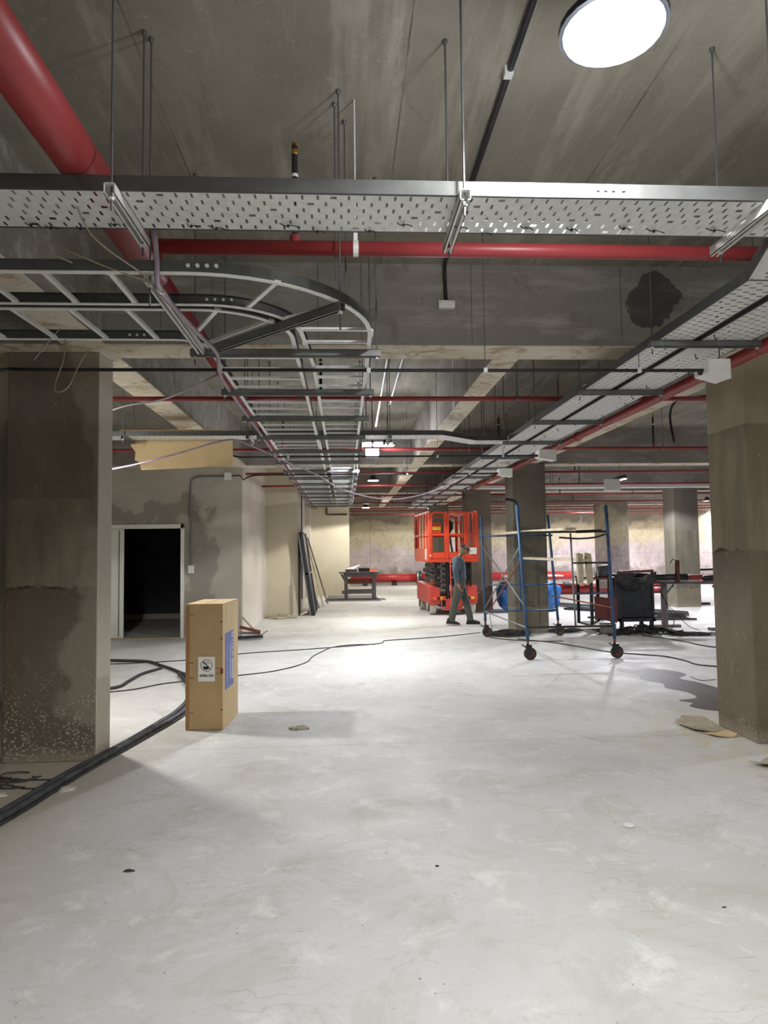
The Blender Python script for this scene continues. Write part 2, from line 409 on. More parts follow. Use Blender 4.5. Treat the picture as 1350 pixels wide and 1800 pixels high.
M_BLOCK = plain('grey_concrete_block', rgb(112, 106, 96), .9, 0, .2, 20)
M_BRASS = plain('brass', rgb(190, 150, 80), .35, .9, .1, 10)
M_LED = plain('lit_led_panel', (1, 1, 1, 1), .5, emis=((1, 1, 1, 1), 30))
M_LEDN = plain('lit_led_disc', (1, 1, 1, 1), .5, emis=((1, 1, 1, 1), 45))
M_WET = NT('wet_concrete', .55)
M_WET = M_WET.out(M_WET.mix(M_WET.ramp(M_WET.noise(4, 8), .35, .65), rgb(66, 62, 60), rgb(80, 76, 73)))
M_SKIN = plain('skin', rgb(176, 124, 96), .6, 0, .08, 10)
M_SWEAT = plain('grey_blue_sweatshirt', rgb(84, 96, 110), .9, 0, .12, 12)
M_TROU = plain('olive_grey_work_trousers', rgb(84, 88, 80), .9, 0, .15, 9)
M_BOOT = plain('dark_dusty_boot', rgb(56, 48, 46), .8, 0, .2, 12)
M_HAIR = plain('grey_hair', rgb(150, 132, 112), .9, 0, .1, 30)
M_CAP = plain('dark_cap_cloth', rgb(62, 52, 52), .9, 0, .1, 12)
M_CAPL = plain('beige_cap_cloth', rgb(150, 136, 124), .9, 0, .1, 12)
M_BLUEL = plain('lilac_blue_print', rgb(104, 112, 172), .6, 0, .06, 6)
M_RUBBLE = plain('crushed_concrete', rgb(170, 160, 138), .95, 0, .25, 40, .5)
M_PLASTF = plain('clear_dusty_plastic_film', rgb(205, 204, 196), .25, 0, .15, 16)
M_ORSH = plain('orange_plastic', rgb(230, 96, 60), .5, 0, .1, 6)
# ------------------------------------------------------------------ STRUCTURE
struct(MB().box(-6, 16, -6, 33, -.12, 0).build('floor', M_FLOOR), 'pale dusty concrete slab with trowel marks and hairline cracks')
struct(MB().box(-6, 16, -6, 33, CEIL, CEIL + .15).build('ceiling', M_CEIL), 'rough board-marked grey concrete slab overhead')
def wall(name, x0, x1, y0, y1, z0, z1, m, label=None): return struct(MB().box(x0, x1, y0, y1, z0, z1).build(name, m), label)
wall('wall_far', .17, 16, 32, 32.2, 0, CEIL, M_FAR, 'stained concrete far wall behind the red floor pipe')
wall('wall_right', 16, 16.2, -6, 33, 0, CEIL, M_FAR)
wall('wall_back', -6, 16, -6.2, -6, 0, CEIL, M_PLAS)
wall('wall_left', -6.2, -6, -6, 17.3, 0, CEIL, M_PLAS)
wall('wall_left', -6, -2.66, 5.66, 5.86, 0, CEIL, M_PLAS, 'grey wall return beside the left column')
# door wall with opening
DY = 13.1
dw = MB()
DX0, DX1, DZ = -4.9, -3.07, 2.1
dw.box(-6, DX0, DY, DY + .15, 0, CEIL); dw.box(DX1, -1.95, DY, DY + .15, 0, CEIL); dw.box(DX0, DX1, DY, DY + .15, DZ, CEIL)
struct(dw.build('wall_left', M_PLAS), 'grey rendered wall with a damp stain around the white doorway')
wall('wall_left', -2.1, -1.95, DY + .15, 17.2, 0, CEIL, M_PLAS3, 'lime-washed side wall running back along the aisle')
wall('wall_left', -6, -1.17, 17.2, 17.35, 0, CEIL, M_PLAS2, 'plastered return with the leaning panel in front')
wall('wall_left', -1.32, -1.17, 17.35, 20.2, 0, CEIL, M_PLAS3)
wall('wall_left', -1.62, -1.5, 20.2, 24.2, 0, CEIL, M_BEAM)
wall('wall_left', -1.5, -1.17, 23.4, 24.2, 0, CEIL, M_PLAS3)
wall('wall_left', -1.62, .17, 24.2, 24.35, 0, CEIL, M_PLAS2, 'smooth pale plastered wall behind the workbench')
wall('wall_left', .05, .17, 24.35, 32.2, 0, CEIL, M_PLAS2)
# door frame, leaf
d = struct(MB().box(DX0 - .02, DX1 + .05, DY - .05, DY + .02, DZ - .05, DZ + .03).box(DX1 - .01, DX1 + .05, DY - .05, DY + .17, 0, DZ + .03).box(DX0 - .06, DX0 + .01, DY - .05, DY + .17, 0, DZ + .03).build('door_1', M_WPAINT, bevel=.004), 'white metal door frame around the dark opening')
MB().box(DX0 + .012, -4.13, DY - .04, DY + .0, .02, DZ - .055).build('door_leaf', M_WPAINT, d, bevel=.004)
MB().box(-4.22, -4.2, DY - .047, DY - .038, .05, DZ - .08).build('door_edge_groove', M_GALVD, d)
MB().box(DX0, DX1, DY - .12, DY + .2, .001, .02).build('threshold', M_RUBBLE, d)
wall('wall_left', -6, -2.1, 17.0, 17.19, 0, CEIL, M_DKW)  # dark linings added inside the room, shade carried by their colour
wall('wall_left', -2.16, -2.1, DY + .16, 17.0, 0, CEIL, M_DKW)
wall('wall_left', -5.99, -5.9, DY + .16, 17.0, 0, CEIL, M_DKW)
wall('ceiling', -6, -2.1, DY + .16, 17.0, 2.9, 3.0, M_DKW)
MB().box(-6, -2.1, 16.9, 17.0, 0, .12).build('kerb', M_PLAS, d)
# beams
def beam(name, x0, x1, y0, y1, m, z0=BEAM, lab=None):
    o = struct(MB().box(x0, x1, y0, y1, z0 + .012, CEIL).build(name, m), lab)
    MB().box(x0, x1, y0, y1, z0, z0 + .012).build('soffit', M_SOFF, o)
    return o
beam('concrete_beam', -6, 16, 5.3, 5.65, M_BEAM, lab='deep concrete cross beam nearest the camera with pale spalled underside')
beam('concrete_beam', -6, 16, 12.85, 13.2, M_BEAM2, lab='second concrete cross beam in line with the door wall')
beam('concrete_beam', -1.9, 16, 19.3, 19.65, M_BEAM2, lab='third concrete cross beam beyond the lift')
beam('concrete_beam', -1.5, 16, 25.6, 25.95, M_BEAM2, lab='farthest concrete cross beam before the end wall')
def longbeam(x0, x1, spans, m, lab):
    for k, (a, b) in enumerate(spans):
        o = struct(MB().box(x0, x1, a, b, BEAM + .012, CEIL).build('concrete_beam', m), lab % ORD[k])
        MB().box(x0, x1, a, b, BEAM, BEAM + .012).build('soffit', M_SOFF, o)
longbeam(-2.14, -1.83, [(-6, 5.3), (5.65, 12.85)], M_BEAM, '%s span of the left lengthwise beam over the aisle edge')
longbeam(1.27, 1.49, [(5.65, 12.85), (13.2, 19.3), (19.65, 25.6)], M_BEAM2, '%s span of the slim lengthwise beam over the aisle')
longbeam(3.32, 3.68, [(5.65, 12.85), (13.2, 19.3), (19.65, 25.6)], M_BEAM2, '%s span of the lengthwise beam over the right column row')
# columns
def column(x0, x1, y0, y1, m, lab, bev=.012):
    return struct(MB().box(x0, x1, y0, y1, 0, BEAM).build('concrete_column', m, bevel=bev), lab)
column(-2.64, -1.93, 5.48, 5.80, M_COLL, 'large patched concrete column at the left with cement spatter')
column(3.30, 4.0, 5.40, 5.98, M_COLR, 'large concrete column at the right edge with a dark lower half')
column(3.18, 3.82, 12.72, 13.3, M_COLM, 'concrete column standing behind the blue scaffold')
column(3.13, 3.78, 17.4, 18.0, M_COLM, 'concrete column just right of the orange lift')
column(8.62, 9.28, 17.4, 18.0, M_COLM, 'pale streaked concrete column behind the pipe trestle')
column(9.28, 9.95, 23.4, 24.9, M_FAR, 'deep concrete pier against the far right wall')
column(3.13, 3.78, 24.6, 25.2, M_COLM, 'concrete column far behind the lift')
# ------------------------------------------------------------------ CABLE TRAYS
def perf_mesh(L, W, row_h=.052, pitch=.06, sl=.032, sw=.0095, rows=None):
    """perforated plate in local x 0..L, y 0..W, z 0; slots run across"""
    v = []; f = []
    def quad(a, b, c, d_):
        i = len(v); v.extend([(a[0], a[1], 0), (b[0], b[1], 0), (c[0], c[1], 0), (d_[0], d_[1], 0)]); f.append((i, i + 1, i + 2, i + 3))
    rows = rows or max(1, int(round((W - .02) / row_h)))
    rh = (W - .02) / rows
    quad((0, 0), (L, 0), (L, .01), (0, .01)); quad((0, W - .01), (L, W - .01), (L, W), (0, W))
    for j in range(rows):
        y0 = .01 + j * rh; y1 = y0 + rh
        x = 0
        off = pitch / 2 if j % 2 else 0
        if off: quad((0, y0), (off, y0), (off, y1), (0, y1)); x = off
        k = 0
        while x + pitch <= L + 1e-6:
            a0, a1 = x, x + pitch
            k += 1
            if (k * 7 + j * 3) % 11 == 0:
                h0, h1, g0, g1 = x + pitch / 2 - .013, x + pitch / 2 + .013, y0 + rh / 2 - .009, y0 + rh / 2 + .009
            else:
                h0, h1 = x + pitch / 2 - sw / 2, x + pitch / 2 + sw / 2
                g0, g1 = y0 + (rh - sl) / 2, y0 + (rh + sl) / 2
            i = len(v)
            v.extend([(a0, y0, 0), (a1, y0, 0), (a1, y1, 0), (a0, y1, 0), (h0, g0, 0), (h1, g0, 0), (h1, g1, 0), (h0, g1, 0)])
            f.extend([(i, i + 1, i + 5, i + 4), (i + 1, i + 2, i + 6, i + 5), (i + 2, i + 3, i + 7, i + 6), (i + 3, i, i + 4, i + 7)])
            x += pitch
        if x < L - 1e-4: quad((x, y0), (L, y0), (L, y1), (x, y1))
    return v, f
def perf_part(parent, L, W, loc, rz=0, **k):
    v, f = perf_mesh(L, W, **k)
    mb = MB(); mb.add(v, f)
    o = mb.build('tray_floor', M_GALV, parent)
    o.location = loc; o.rotation_euler = (0, 0, rz)
    return o
def flange(parent, p0, p1, inward, h=.055, name='side_rail', mat=None):
    """upstand with a small inward lip"""
    p0, p1, inw = Vector(p0), Vector(p1), Vector(inward)
    mb = MB()
    d_ = (p1 - p0).normalized()
    z = Vector((0, 0, 1))
    mb.bar(p0 + z * h / 2, p1 + z * h / 2, .002, h)
    mb.bar(p0 + z * h + inw * .006, p1 + z * h + inw * .006, .012, .002)
    mb.bar(p0 + inw * .006 , p1 + inw * .006, .012, .002)
    return mb.build(name, mat or M_WEB, parent)
def bolts(parent, pts, axis, r=.008, mat=None, n=8):
    for p in pts:
        a = Vector(p); MB().cyl(a, a + Vector(axis) * .008, r, n).build('bolt', mat or M_GALV, parent)
TZ = 2.96
TY0, TY1 = 2.54, 2.86
tr = thing('cable_tray', (0, 0, 0), 'wide perforated galvanised cable tray crossing the frame nearest the camera', 'cable tray')
proto = perf_part(tr, 2.4, TY1 - TY0, (-3.72, TY0, TZ))
inst(proto, tr, (-1.32, TY0, TZ)); inst(proto, tr, (1.08, TY0, TZ))
flange(tr, (-3.72, TY0, TZ), (1.08, TY0, TZ), (0, 1, 0)); flange(tr, (1.08, TY0, TZ), (3.48, TY0, TZ), (0, 1, 0))
flange(tr, (-3.72, TY1, TZ), (1.9, TY1, TZ), (0, -1, 0))
bolts(tr, [(x, TY0 - .001, TZ + .032) for x in (1.0, 1.03, 1.06, 1.1)], (0, -1, 0), .007)
# black cable ties poking through the slots
for px in (-1.27, -1.2, -1.08, -.93, -.62, -.52, -.22, -.1, .12, .26, .5, .62, .78, .98, 1.2, 1.34, 1.6):
    y = TY1 - random.uniform(.02, .11); a = random.uniform(-.5, .5); l = random.uniform(.02, .045)
    pts = smooth_path([(px - l * math.cos(a), y - l * math.sin(a) * .5, TZ + .004), (px - .01, y, TZ - .012), (px + .012, y + .004, TZ - .006), (px + l * 1.1 * math.cos(a), y + l * .4 * math.sin(a), TZ - .018)], 3)
    mb = MB().tube(pts, .0022, 5); mb.box(px - .006, px + .003, y - .004, y + .004, TZ - .016, TZ - .006)
    mb.build('cable_tie', M_BLACK, tr)
# junction plate to the lengthwise trays
jn = thing('cable_tray', (0, 0, 0), 'chamfered tray corner joining the near tray to the right-hand tray pair', 'cable tray')
MB().prism([(1.92, 2.862), (2.1, 2.862), (2.1, 3.3), (2.08, 3.34)], TZ, TZ + .0015).build('corner_plate', M_GALV, jn)
perf_part(jn, .66, .44, (2.1, 2.88, TZ))
flange(jn, (1.91, 2.87, TZ), (2.08, 3.34, TZ), (1, 0, 0))
RX = (2.08, 2.345, 2.73)
def long_tray(x0, x1, y0, y1, label, first=2.4):
    t = thing('cable_tray', (0, 0, 0), label, 'cable tray', 'paired perforated trays running down the right of the aisle')
    v = perf_part(t, 2.4, x1 - x0, (x1, y0, TZ), PI / 2, row_h=.055, pitch=.06, sl=.034, sw=.011)
    n = int((y1 - y0) / 2.4)
    for k in range(1, n): inst(v, t, (x1, y0 + 2.4 * k, TZ), PI / 2)
    for k in range(n):
        a, b = y0 + 2.4 * k, y0 + 2.4 * (k + 1)
        flange(t, (x0, a, TZ), (x0, b, TZ), (1, 0, 0)); flange(t, (x1, a, TZ), (x1, b, TZ), (-1, 0, 0))
        bolts(t, [(x0 - .001, b - .06, TZ + .03), (x0 - .001, b - .02, TZ + .03)], (-1, 0, 0), .007)
    for k in range(26):
        y = y0 + .5 + k * .42 + random.uniform(-.1, .1); x = random.uniform(x0 + .03, x1 - .03)
        if x0 > 2.2: MB().tube([(x, y, TZ + .004), (x + .012, y + .01, TZ - .03), (x + .03, y + .012, TZ - .022)], .004, 4).build('cable_tie', M_BLACK, t)
    return t
long_tray(RX[0], RX[1] - .022, 3.34, 22.6, 'narrower left one of the two perforated trays receding along the right')
long_tray(RX[1] + .022, RX[2], 3.34, 22.6, 'wider right one of the two perforated trays receding beside the red pipe')
# second cross tray with jog
t2 = thing('cable_tray', (0, 0, 0), 'perforated tray crossing behind the ladder racks, with a sideways jog', 'cable tray')
Y2 = 8.04
p2 = perf_part(t2, 2.4, .33, (-3.61, Y2, TZ)); inst(p2, t2, (-1.21, Y2, TZ))
a, b = Vector((1.19, Y2, TZ)), Vector((1.66, Y2 + .42, TZ))
MB().prism([(1.19, Y2), (1.66, Y2 + .42), (1.66, Y2 + .75), (1.19, Y2 + .33)], TZ, TZ + .0015).build('jog_plate', M_GALV, t2)
perf_part(t2, .41, .33, (1.66, Y2 + .42, TZ))
flange(t2, (-3.61, Y2, TZ), (1.19, Y2, TZ), (0, 1, 0)); flange(t2, a, b, (0, 1, 0)); flange(t2, b, (2.07, Y2 + .42, TZ), (0, 1, 0))
flange(t2, (-3.61, Y2 + .33, TZ), (1.19, Y2 + .33, TZ), (0, -1, 0))
t3 = thing('cable_tray', (0, 0, 0), 'pale tray crossing the far right bay above the column heads', 'cable tray')
p3 = perf_part(t3, 2.4, .3, (2.8, 15.3, TZ)); [inst(p3, t3, (2.8 + 2.4 * k, 15.3, TZ)) for k in range(1, 4)]
flange(t3, (2.8, 15.3, TZ), (12.4, 15.3, TZ), (0, 1, 0), mat=M_GALV); flange(t3, (2.8, 15.6, TZ), (12.4, 15.6, TZ), (0, -1, 0))
MB().box(5.95, 6.3, 15.18, 15.29, TZ - .08, TZ + .18).build('junction_box', M_WHITE, t3, bevel=.01)
# hangers ----------------------------------------------------------------
def channel(mb, p0, p1, w_=.041, h=.043, t=.003):
    """strut channel, open side down"""
    p0, p1 = Vector(p0), Vector(p1); d_ = (p1 - p0).normalized(); s_ = d_.cross(Vector((0, 0, 1))).normalized(); z = Vector((0, 0, 1))
    mb.bar(p0 + z * (h - t / 2), p1 + z * (h - t / 2), w_, t)
    for k in (-1, 1):
        mb.bar(p0 + s_ * k * (w_ / 2 - t / 2) + z * h / 2, p1 + s_ * k * (w_ / 2 - t / 2) + z * h / 2, t, h)
        mb.bar(p0 + s_ * k * (w_ / 2 - .006) + z * t / 2, p1 + s_ * k * (w_ / 2 - .006) + z * t / 2, .012, t)
    return mb
def hanger(label, group, p0, p1, rods, top=CEIL, nm='trapeze_hanger', down=.05, mat=None):
    o = Vector(p0)
    t = thing(nm, o, label, 'hanger', group)
    channel(MB(o), p0, p1).build('strut_channel', mat or M_GALVD, t)
    for r_ in rods:
        r_ = Vector(r_)
        MB(o).cyl((r_.x, r_.y, o.z - down), (r_.x, r_.y, top), .0045, 6).build('threaded_rod', M_ROD, t)
        MB(o).cyl((r_.x, r_.y, o.z - .012), (r_.x, r_.y, o.z), .011, 6).build('nut', M_GALV, t)
        MB(o).lathe((r_.x, r_.y, top - .012), [(.007, -.01), (.011, 0), (.013, .012)], 8).build('ceiling_anchor', M_ROD, t)
    return t
for lab, x, dx in (('tray hanger under the near cable tray, the left one', -.85, .0), ('tray hanger under the near cable tray, the middle one', .47, 0), ('tray hanger under the near cable tray, the right one', 1.70, 0)):
    hanger(lab, 'hangers under the near cable tray', (x, TY0 - .05, TZ - .043), (x, TY1 + .1, TZ - .043), [(x, TY0 - .025, 0), (x, TY1 + .05, 0)], mat=M_GALV)
SZ = 2.757
SY = [4.05 + 1.02 * k for k in range(15)]
for k, y in enumerate(SY):
    l = 'grey strut hanger across both ladder racks, %s' % ('nearest the camera' if k == 0 else '%s from the camera' % ORD[k])
    hanger(l, 'strut hangers carrying the two ladder racks', (-.9, y, SZ), (.23, y, SZ), [(-.875, y, 0), (.205, y, 0)])
hanger('lengthwise strut hanger at the corner where the ladder racks arrive', 'corner ladder hangers', (-.83, 2.93, SZ), (-.83, 4.0, SZ), [(-.83, 2.95, 0)], mat=M_GALV, down=.09)
hanger('diagonal strut hanger under the curve of the ladder racks', 'corner ladder hangers', (.0, 3.25, SZ), (-.76, 3.99, SZ), [(-.01, 3.26, 0)], down=.09)
for k in range(13):
    y = 4.35 + 1.4 * k
    hanger('cross strut under the right-hand tray pair, %s' % ('nearest the camera' if k == 0 else '%s from the camera' % ORD[k]), 'struts under the right-hand tray pair', (RX[0] - .05, y, TZ - .043), (RX[2] + .06, y, TZ - .043), [(RX[0] - .03, y, 0), (RX[2] + .04, y, 0)])
for k, x in enumerate((-2.55, -1.12, .55)):
    hanger('short strut hanger under the jogged cross tray, %s from left' % ORD[k], 'hangers of the jogged cross tray', (x, Y2 - .05, TZ - .043), (x, Y2 + .4, TZ - .043), [(x, Y2 - .03, 0), (x, Y2 + .37, 0)])
# ------------------------------------------------------------------ LADDER RACKS
LZ, LH = 2.8, .055
def rail_path(parent, pts, side):
    """C rail along pts; side = +1 if the rack lies left of travel"""
    web = MB(); P = [Vector(p) for p in pts]
    n = len(P)
    def nrm(i):
        d_ = (P[min(i + 1, n - 1)] - P[max(i - 1, 0)]).normalized(); return Vector((-d_.y, d_.x, 0)) * side
    vs = []; fs = []
    for i, p in enumerate(P):
        q = nrm(i)
        for (a_, z) in ((.022, 0), (0, 0), (0, LH), (.018, LH), (.018, LH - .003), (.003, LH - .003), (.003, .003), (.022, .003)):
            vs.append(p + q * a_ + Vector((0, 0, z)))
    for i in range(n - 1):
        for k in range(8):
            k2 = (k + 1) % 8; fs.append((i * 8 + k, i * 8 + k2, (i + 1) * 8 + k2, (i + 1) * 8 + k))
    fs.append(tuple(range(8))); fs.append(tuple((n - 1) * 8 + k for k in range(8)))
    web.add(vs, fs)
    ob = web.build('side_rail', M_WEB, parent)
    lp = MB(); vs = []; fs = []
    for i, p in enumerate(P):
        q = nrm(i)
        for (a_, z) in ((.0235, -.0008), (-.0008, -.0008), (-.0008, .005), (.0235, .0032)): vs.append(p + q * a_ + Vector((0, 0, z)))
    for i in range(n - 1):
        for k in range(4): fs.append((i * 4 + k, i * 4 + (k + 1) % 4, (i + 1) * 4 + (k + 1) % 4, (i + 1) * 4 + k))
    fs.append((0, 1, 2, 3)); fs.append(tuple((n - 1) * 4 + k for k in range(4)))
    lp.add(vs, fs).build('bottom_lip', M_GALV, ob)
    return ob
def arc(cx, cy, r, a0, a1, n=14): return [(cx + r * math.cos(R(a0 + (a1 - a0) * k / n)), cy + r * math.sin(R(a0 + (a1 - a0) * k / n)), LZ) for k in range(n + 1)]
def rung_proto(parent, L):
    mb = MB()
    mb.box(0, L, -.011, .011, .004, .007); mb.box(0, L, -.011, -.009, .004, .02); mb.box(0, L, .009, .011, .004, .02)
    mb.box(-.004, .02, -.016, .016, 0, .012); mb.box(L - .02, L + .004, -.016, .016, 0, .012)
    return mb.build('rung', M_GALV, parent)
def put_rung(pr, a, b):
    a, b = Vector(a), Vector(b); o = pr.copy(); COL.objects.link(o); o.parent = pr.parent
    o.location = a; o.rotation_euler = (0, 0, math.atan2(b.y - a.y, b.x - a.x)); o.scale = ((b - a).length / pr['L'], 1, 1)
    return o
LEND = 19.2
# right-hand rack
lr = thing('ladder_rack', (0, 0, 0), 'narrower right-hand galvanised ladder rack sweeping round the outer curve', 'ladder rack', 'twin galvanised ladder racks')
rail_path(lr, [(-3.6, 2.92, LZ), (-.685, 2.92, LZ)] + arc(-.685, 3.77, .85, -90, 0)[1:] + [(.165, LEND, LZ)], 1)
rail_path(lr, [(-3.6, 3.32, LZ), (-.685, 3.32, LZ)] + arc(-.685, 3.77, .45, -90, 0)[1:] + [(-.2, 4.4, LZ), (-.2, LEND, LZ)], -1)
pr = rung_proto(lr, .36); pr['L'] = .36
pr.location = (-.195, 4.2, LZ)
y = 4.48
while y < LEND - .1:
    put_rung(pr, (-.195, y, LZ), (.16, y, LZ)); y += .255
put_rung(pr, (-.23, 3.93, LZ), (.16, 3.93, LZ)); put_rung(pr, (-.24, 3.7, LZ), (.16, 3.7, LZ))
for a_ in (-62, -32):
    put_rung(pr, (-.685 + .455 * math.cos(R(a_)), 3.77 + .455 * math.sin(R(a_)), LZ), (-.685 + .845 * math.cos(R(a_)), 3.77 + .845 * math.sin(R(a_)), LZ))
for x in (-1.0, -1.28, -1.56, -1.84, -2.12, -2.4, -2.68, -2.96, -3.24): put_rung(pr, (x, 2.93, LZ), (x, 3.315, LZ))
bolts(lr, [(x, 2.919, LZ + .03) for x in (-.66, -.62, -.58, -.54)], (0, -1, 0), .009)
bolts(lr, [(x, 3.319, LZ + .03) for x in (-.66, -.62, -.58, -.54)], (0, -1, 0), .007)
bolts(lr, [(.166, y_, LZ + .03) for y_ in (3.78, 3.82, 3.86)], (1, 0, 0), .008); bolts(lr, [(-.236, y_, LZ + .03) for y_ in (3.78, 3.82, 3.86)], (-1, 0, 0), .008)
ll = thing('ladder_rack', (0, 0, 0), 'wider left-hand galvanised ladder rack on the inside of the curve, beside the red pipe', 'ladder rack', 'twin galvanised ladder racks')
rail_path(ll, [(-3.6, 3.37, LZ), (-.73, 3.37, LZ)] + arc(-.73, 3.83, .46, -90, 0)[1:] + [(-.27, LEND, LZ)], 1)
rail_path(ll, [(-3.6, 3.88, LZ), (-.95, 3.88, LZ)] + arc(-.95, 4.03, .15, -90, 0, 6)[1:] + [(-.8, LEND, LZ)], -1)
pl_ = rung_proto(ll, .52); pl_['L'] = .52; pl_.location = (-.795, 4.25, LZ)
y = 4.52
while y < LEND - .1:
    put_rung(pl_, (-.795, y, LZ), (-.275, y, LZ)); y += .255
for x in (-1.07, -1.35, -1.63, -1.91, -2.19, -2.47, -2.75, -3.03): put_rung(pl_, (x, 3.38, LZ), (x + .02, 3.875, LZ))
put_rung(pl_, (-.62, 3.385, LZ), (-.88, 3.91, LZ)); put_rung(pl_, (-.37, 3.54, LZ), (-.8, 3.98, LZ))
bolts(ll, [(x, 3.878, LZ + .03) for x in (-1.2, -1.16, -1.12, -1.08)], (0, -1, 0), .007)
# ------------------------------------------------------------------ RED PIPES
PZ = 3.1
bp = thing('fire_pipe', (0, 0, 0), 'thick glossy red fire main running overhead at upper left', 'pipe')
MB().tube([(-1.0, -3, PZ), (-1.0, 1.5, PZ)], .086, 32).build('pipe_length', M_RED, bp, smooth=True)
MB().tube([(-1.0, 1.5, PZ), (-1.0, 3.42, PZ)], .084, 32).build('pipe_length', M_RED, bp, smooth=True)
MB().lathe((-1.0, 0, 0), [], 3) if False else None
MB().tube([(-1.0, 3.38, PZ), (-1.0, 3.5, PZ), (-1.0, 3.62, PZ), (-1.0, 3.7, PZ)], [.086, .086, .062, .06], 24).build('reducer', M_RED, bp, smooth=True)
MB().tube([(-1.0, 3.7, PZ), (-1.0, 24.1, PZ)], .052, 20).build('pipe_length', M_RED, bp, smooth=True)
MB().tube([(-1.0, y_, PZ) for y_ in (.9, .93, 1.03, 1.06)], [.087, .093, .093, .087], 28).build('coupling', M_RED, bp, smooth=True)
rpx, rpz = 2.93, 2.98
rp = thing('fire_pipe', (0, 0, 0), 'medium red pipe running beside the right-hand cable trays', 'pipe')
MB().tube([(rpx, -2, rpz), (rpx, 15.4, rpz)], .048, 20).build('pipe_length', M_RED, rp, smooth=True)
for y_ in (2.3, 5.3, 8.3, 11.3): MB().tube([(rpx, y_, rpz), (rpx, y_ + .05, rpz)], .057, 20).build('coupling', M_RED, rp, smooth=True)
MB().tube([(rpx, 15.38, rpz), (rpx, 15.5, rpz)], .06, 16).build('end_cap', M_BLACK, rp, smooth=True)
PIPEY = [(3.33, .036), (6.72, .024), (10.15, .024), (13.32, .022), (15.9, .024), (18.95, .024), (22.0, .024), (24.75, .024), (26.6, .024), (29.2, .024)]
names = ['nearest the camera, thickest', 'second nearest, just past the first beam', 'third, behind the jogged tray', 'fourth, beside the second beam', 'fifth', 'sixth', 'seventh', 'eighth', 'ninth', 'tenth and farthest']
for k, (y_, r_) in enumerate(PIPEY):
    x0 = -.92 if k == 0 else (-5.9 if y_ < 13 else -1.9 if y_ < 17 else -1.1 if y_ < 24 else .2)
    x1 = 15.9
    t = thing('sprinkler_pipe', (0, 0, 0), 'red sprinkler branch pipe crossing the ceiling, %s' % names[k], 'pipe', 'red sprinkler branch pipes')
    zc = PZ
    if x0 < -1.05 and k > 0:
        MB().tube([(x0, y_, zc), (-1.05, y_, zc)], r_, 12).build('pipe_length', M_RED, t, smooth=True)
        x0 = -.95
    MB().tube([(x0, y_, zc), (rpx + .1 if k else rpx + .1, y_, zc)], r_, 16).build('pipe_length', M_RED, t, smooth=True)
    MB().tube([(rpx + .1, y_, zc), (x1, y_, zc)], r_, 12).build('pipe_length', M_RED, t, smooth=True)
    for cx in ((.07,) if k == 0 else (-.4, 1.75, 4.9, 8.2, 11.6)):
        mb = MB(); mb.tube([(cx - .013, y_, zc), (cx + .013, y_, zc)], r_ + .004, 14)
        mb.box(cx - .01, cx + .01, y_ - .003, y_ + .003, zc + r_, zc + r_ + .05); mb.cyl((cx, y_, zc + r_ + .04), (cx, y_, CEIL), .004, 6)
        mb.build('pipe_hanger', M_GALV if k == 0 else M_ROD, t)
    for cx in ({0: (-.23,), 1: (-.22, 3.9), 2: (4.75, 2.35, -.9), 3: (4.6, 8.0), 4: (2.4, 5.6), 5: (2.3, 6.1), 6: (2.9, 7.5)}.get(k, ())):
        mb = MB(); mb.cyl((cx, y_, zc), (cx, y_, zc + .06), r_ * .75, 10); mb.build('outlet', M_RED, t)
        mb = MB(); mb.cyl((cx, y_, zc + .05), (cx, y_, zc + .52 - .04 * (k > 0)), .015, 10); mb.build('sprinkler_riser', M_BLACK, t)
        MB().cyl((cx, y_, zc + .36), (cx, y_, zc + .375), .017, 10).build('tape_band', M_WHITE, t)
        mb = MB(); mb.lathe((cx, y_, zc + .47), [(.012, 0), (.017, .01), (.017, .03), (.01, .035), (.006, .055), (.018, .06), (.018, .064)], 10); mb.build('sprinkler_head', M_BRASS, t)
# ------------------------------------------------------------------ CONDUITS
def cable(name, pts, r, mat, label, cat, n=8, k=6, group=None, straight=False):
    return tag(MB().tube(pts if straight else smooth_path(pts, k), r, n).build(name, mat, smooth=True), label, cat, group)
CZ = 2.786
def conduit(pts, r, label, clips, ends=()):
    t = thing('conduit', (0, 0, 0), label, 'conduit')
    MB().tube(smooth_path(pts, 5), r, 10).build('conduit_run', M_BLACK, t, smooth=True)
    for (x, y_, z, h) in clips:
        MB().box(x - .014, x + .014, y_ - .016, y_ + .016, z - .016, z + .016).build('conduit_clip', M_GALV, t, bevel=.003)
        if h: MB().cyl((x, y_, z + .01), (x, y_, h), .003, 6).build('support_rod', M_ROD, t)
    return t
conduit([(-2.3, 3.9, CZ - .3), (-2.27, 4.3, CZ - .1), (-2.16, 4.46, CZ), (-1.9, 4.46, CZ), (0, 4.46, CZ), (2.0, 4.45, CZ), (2.46, 4.44, CZ)], .0115,
        'black conduit running straight across in front of the left column', [(-.8, 4.46, CZ, 0), (.17, 4.46, CZ, 0), (.95, 4.455, CZ, CEIL), (2.0, 4.45, CZ, TZ)])
conduit([(-1.5, 8.66, 2.95), (-1.42, 8.64, 2.83), (-1.3, 8.64, CZ), (-.9, 8.64, CZ), (1, 8.64, CZ), (2.4, 8.64, CZ), (2.5, 8.64, CZ)], .012,
        'black conduit crossing behind the cardboard sheet to the middle white box', [(-.7, 8.64, CZ, 0), (1.2, 8.64, CZ, CEIL), (2.05, 8.64, CZ, TZ)])
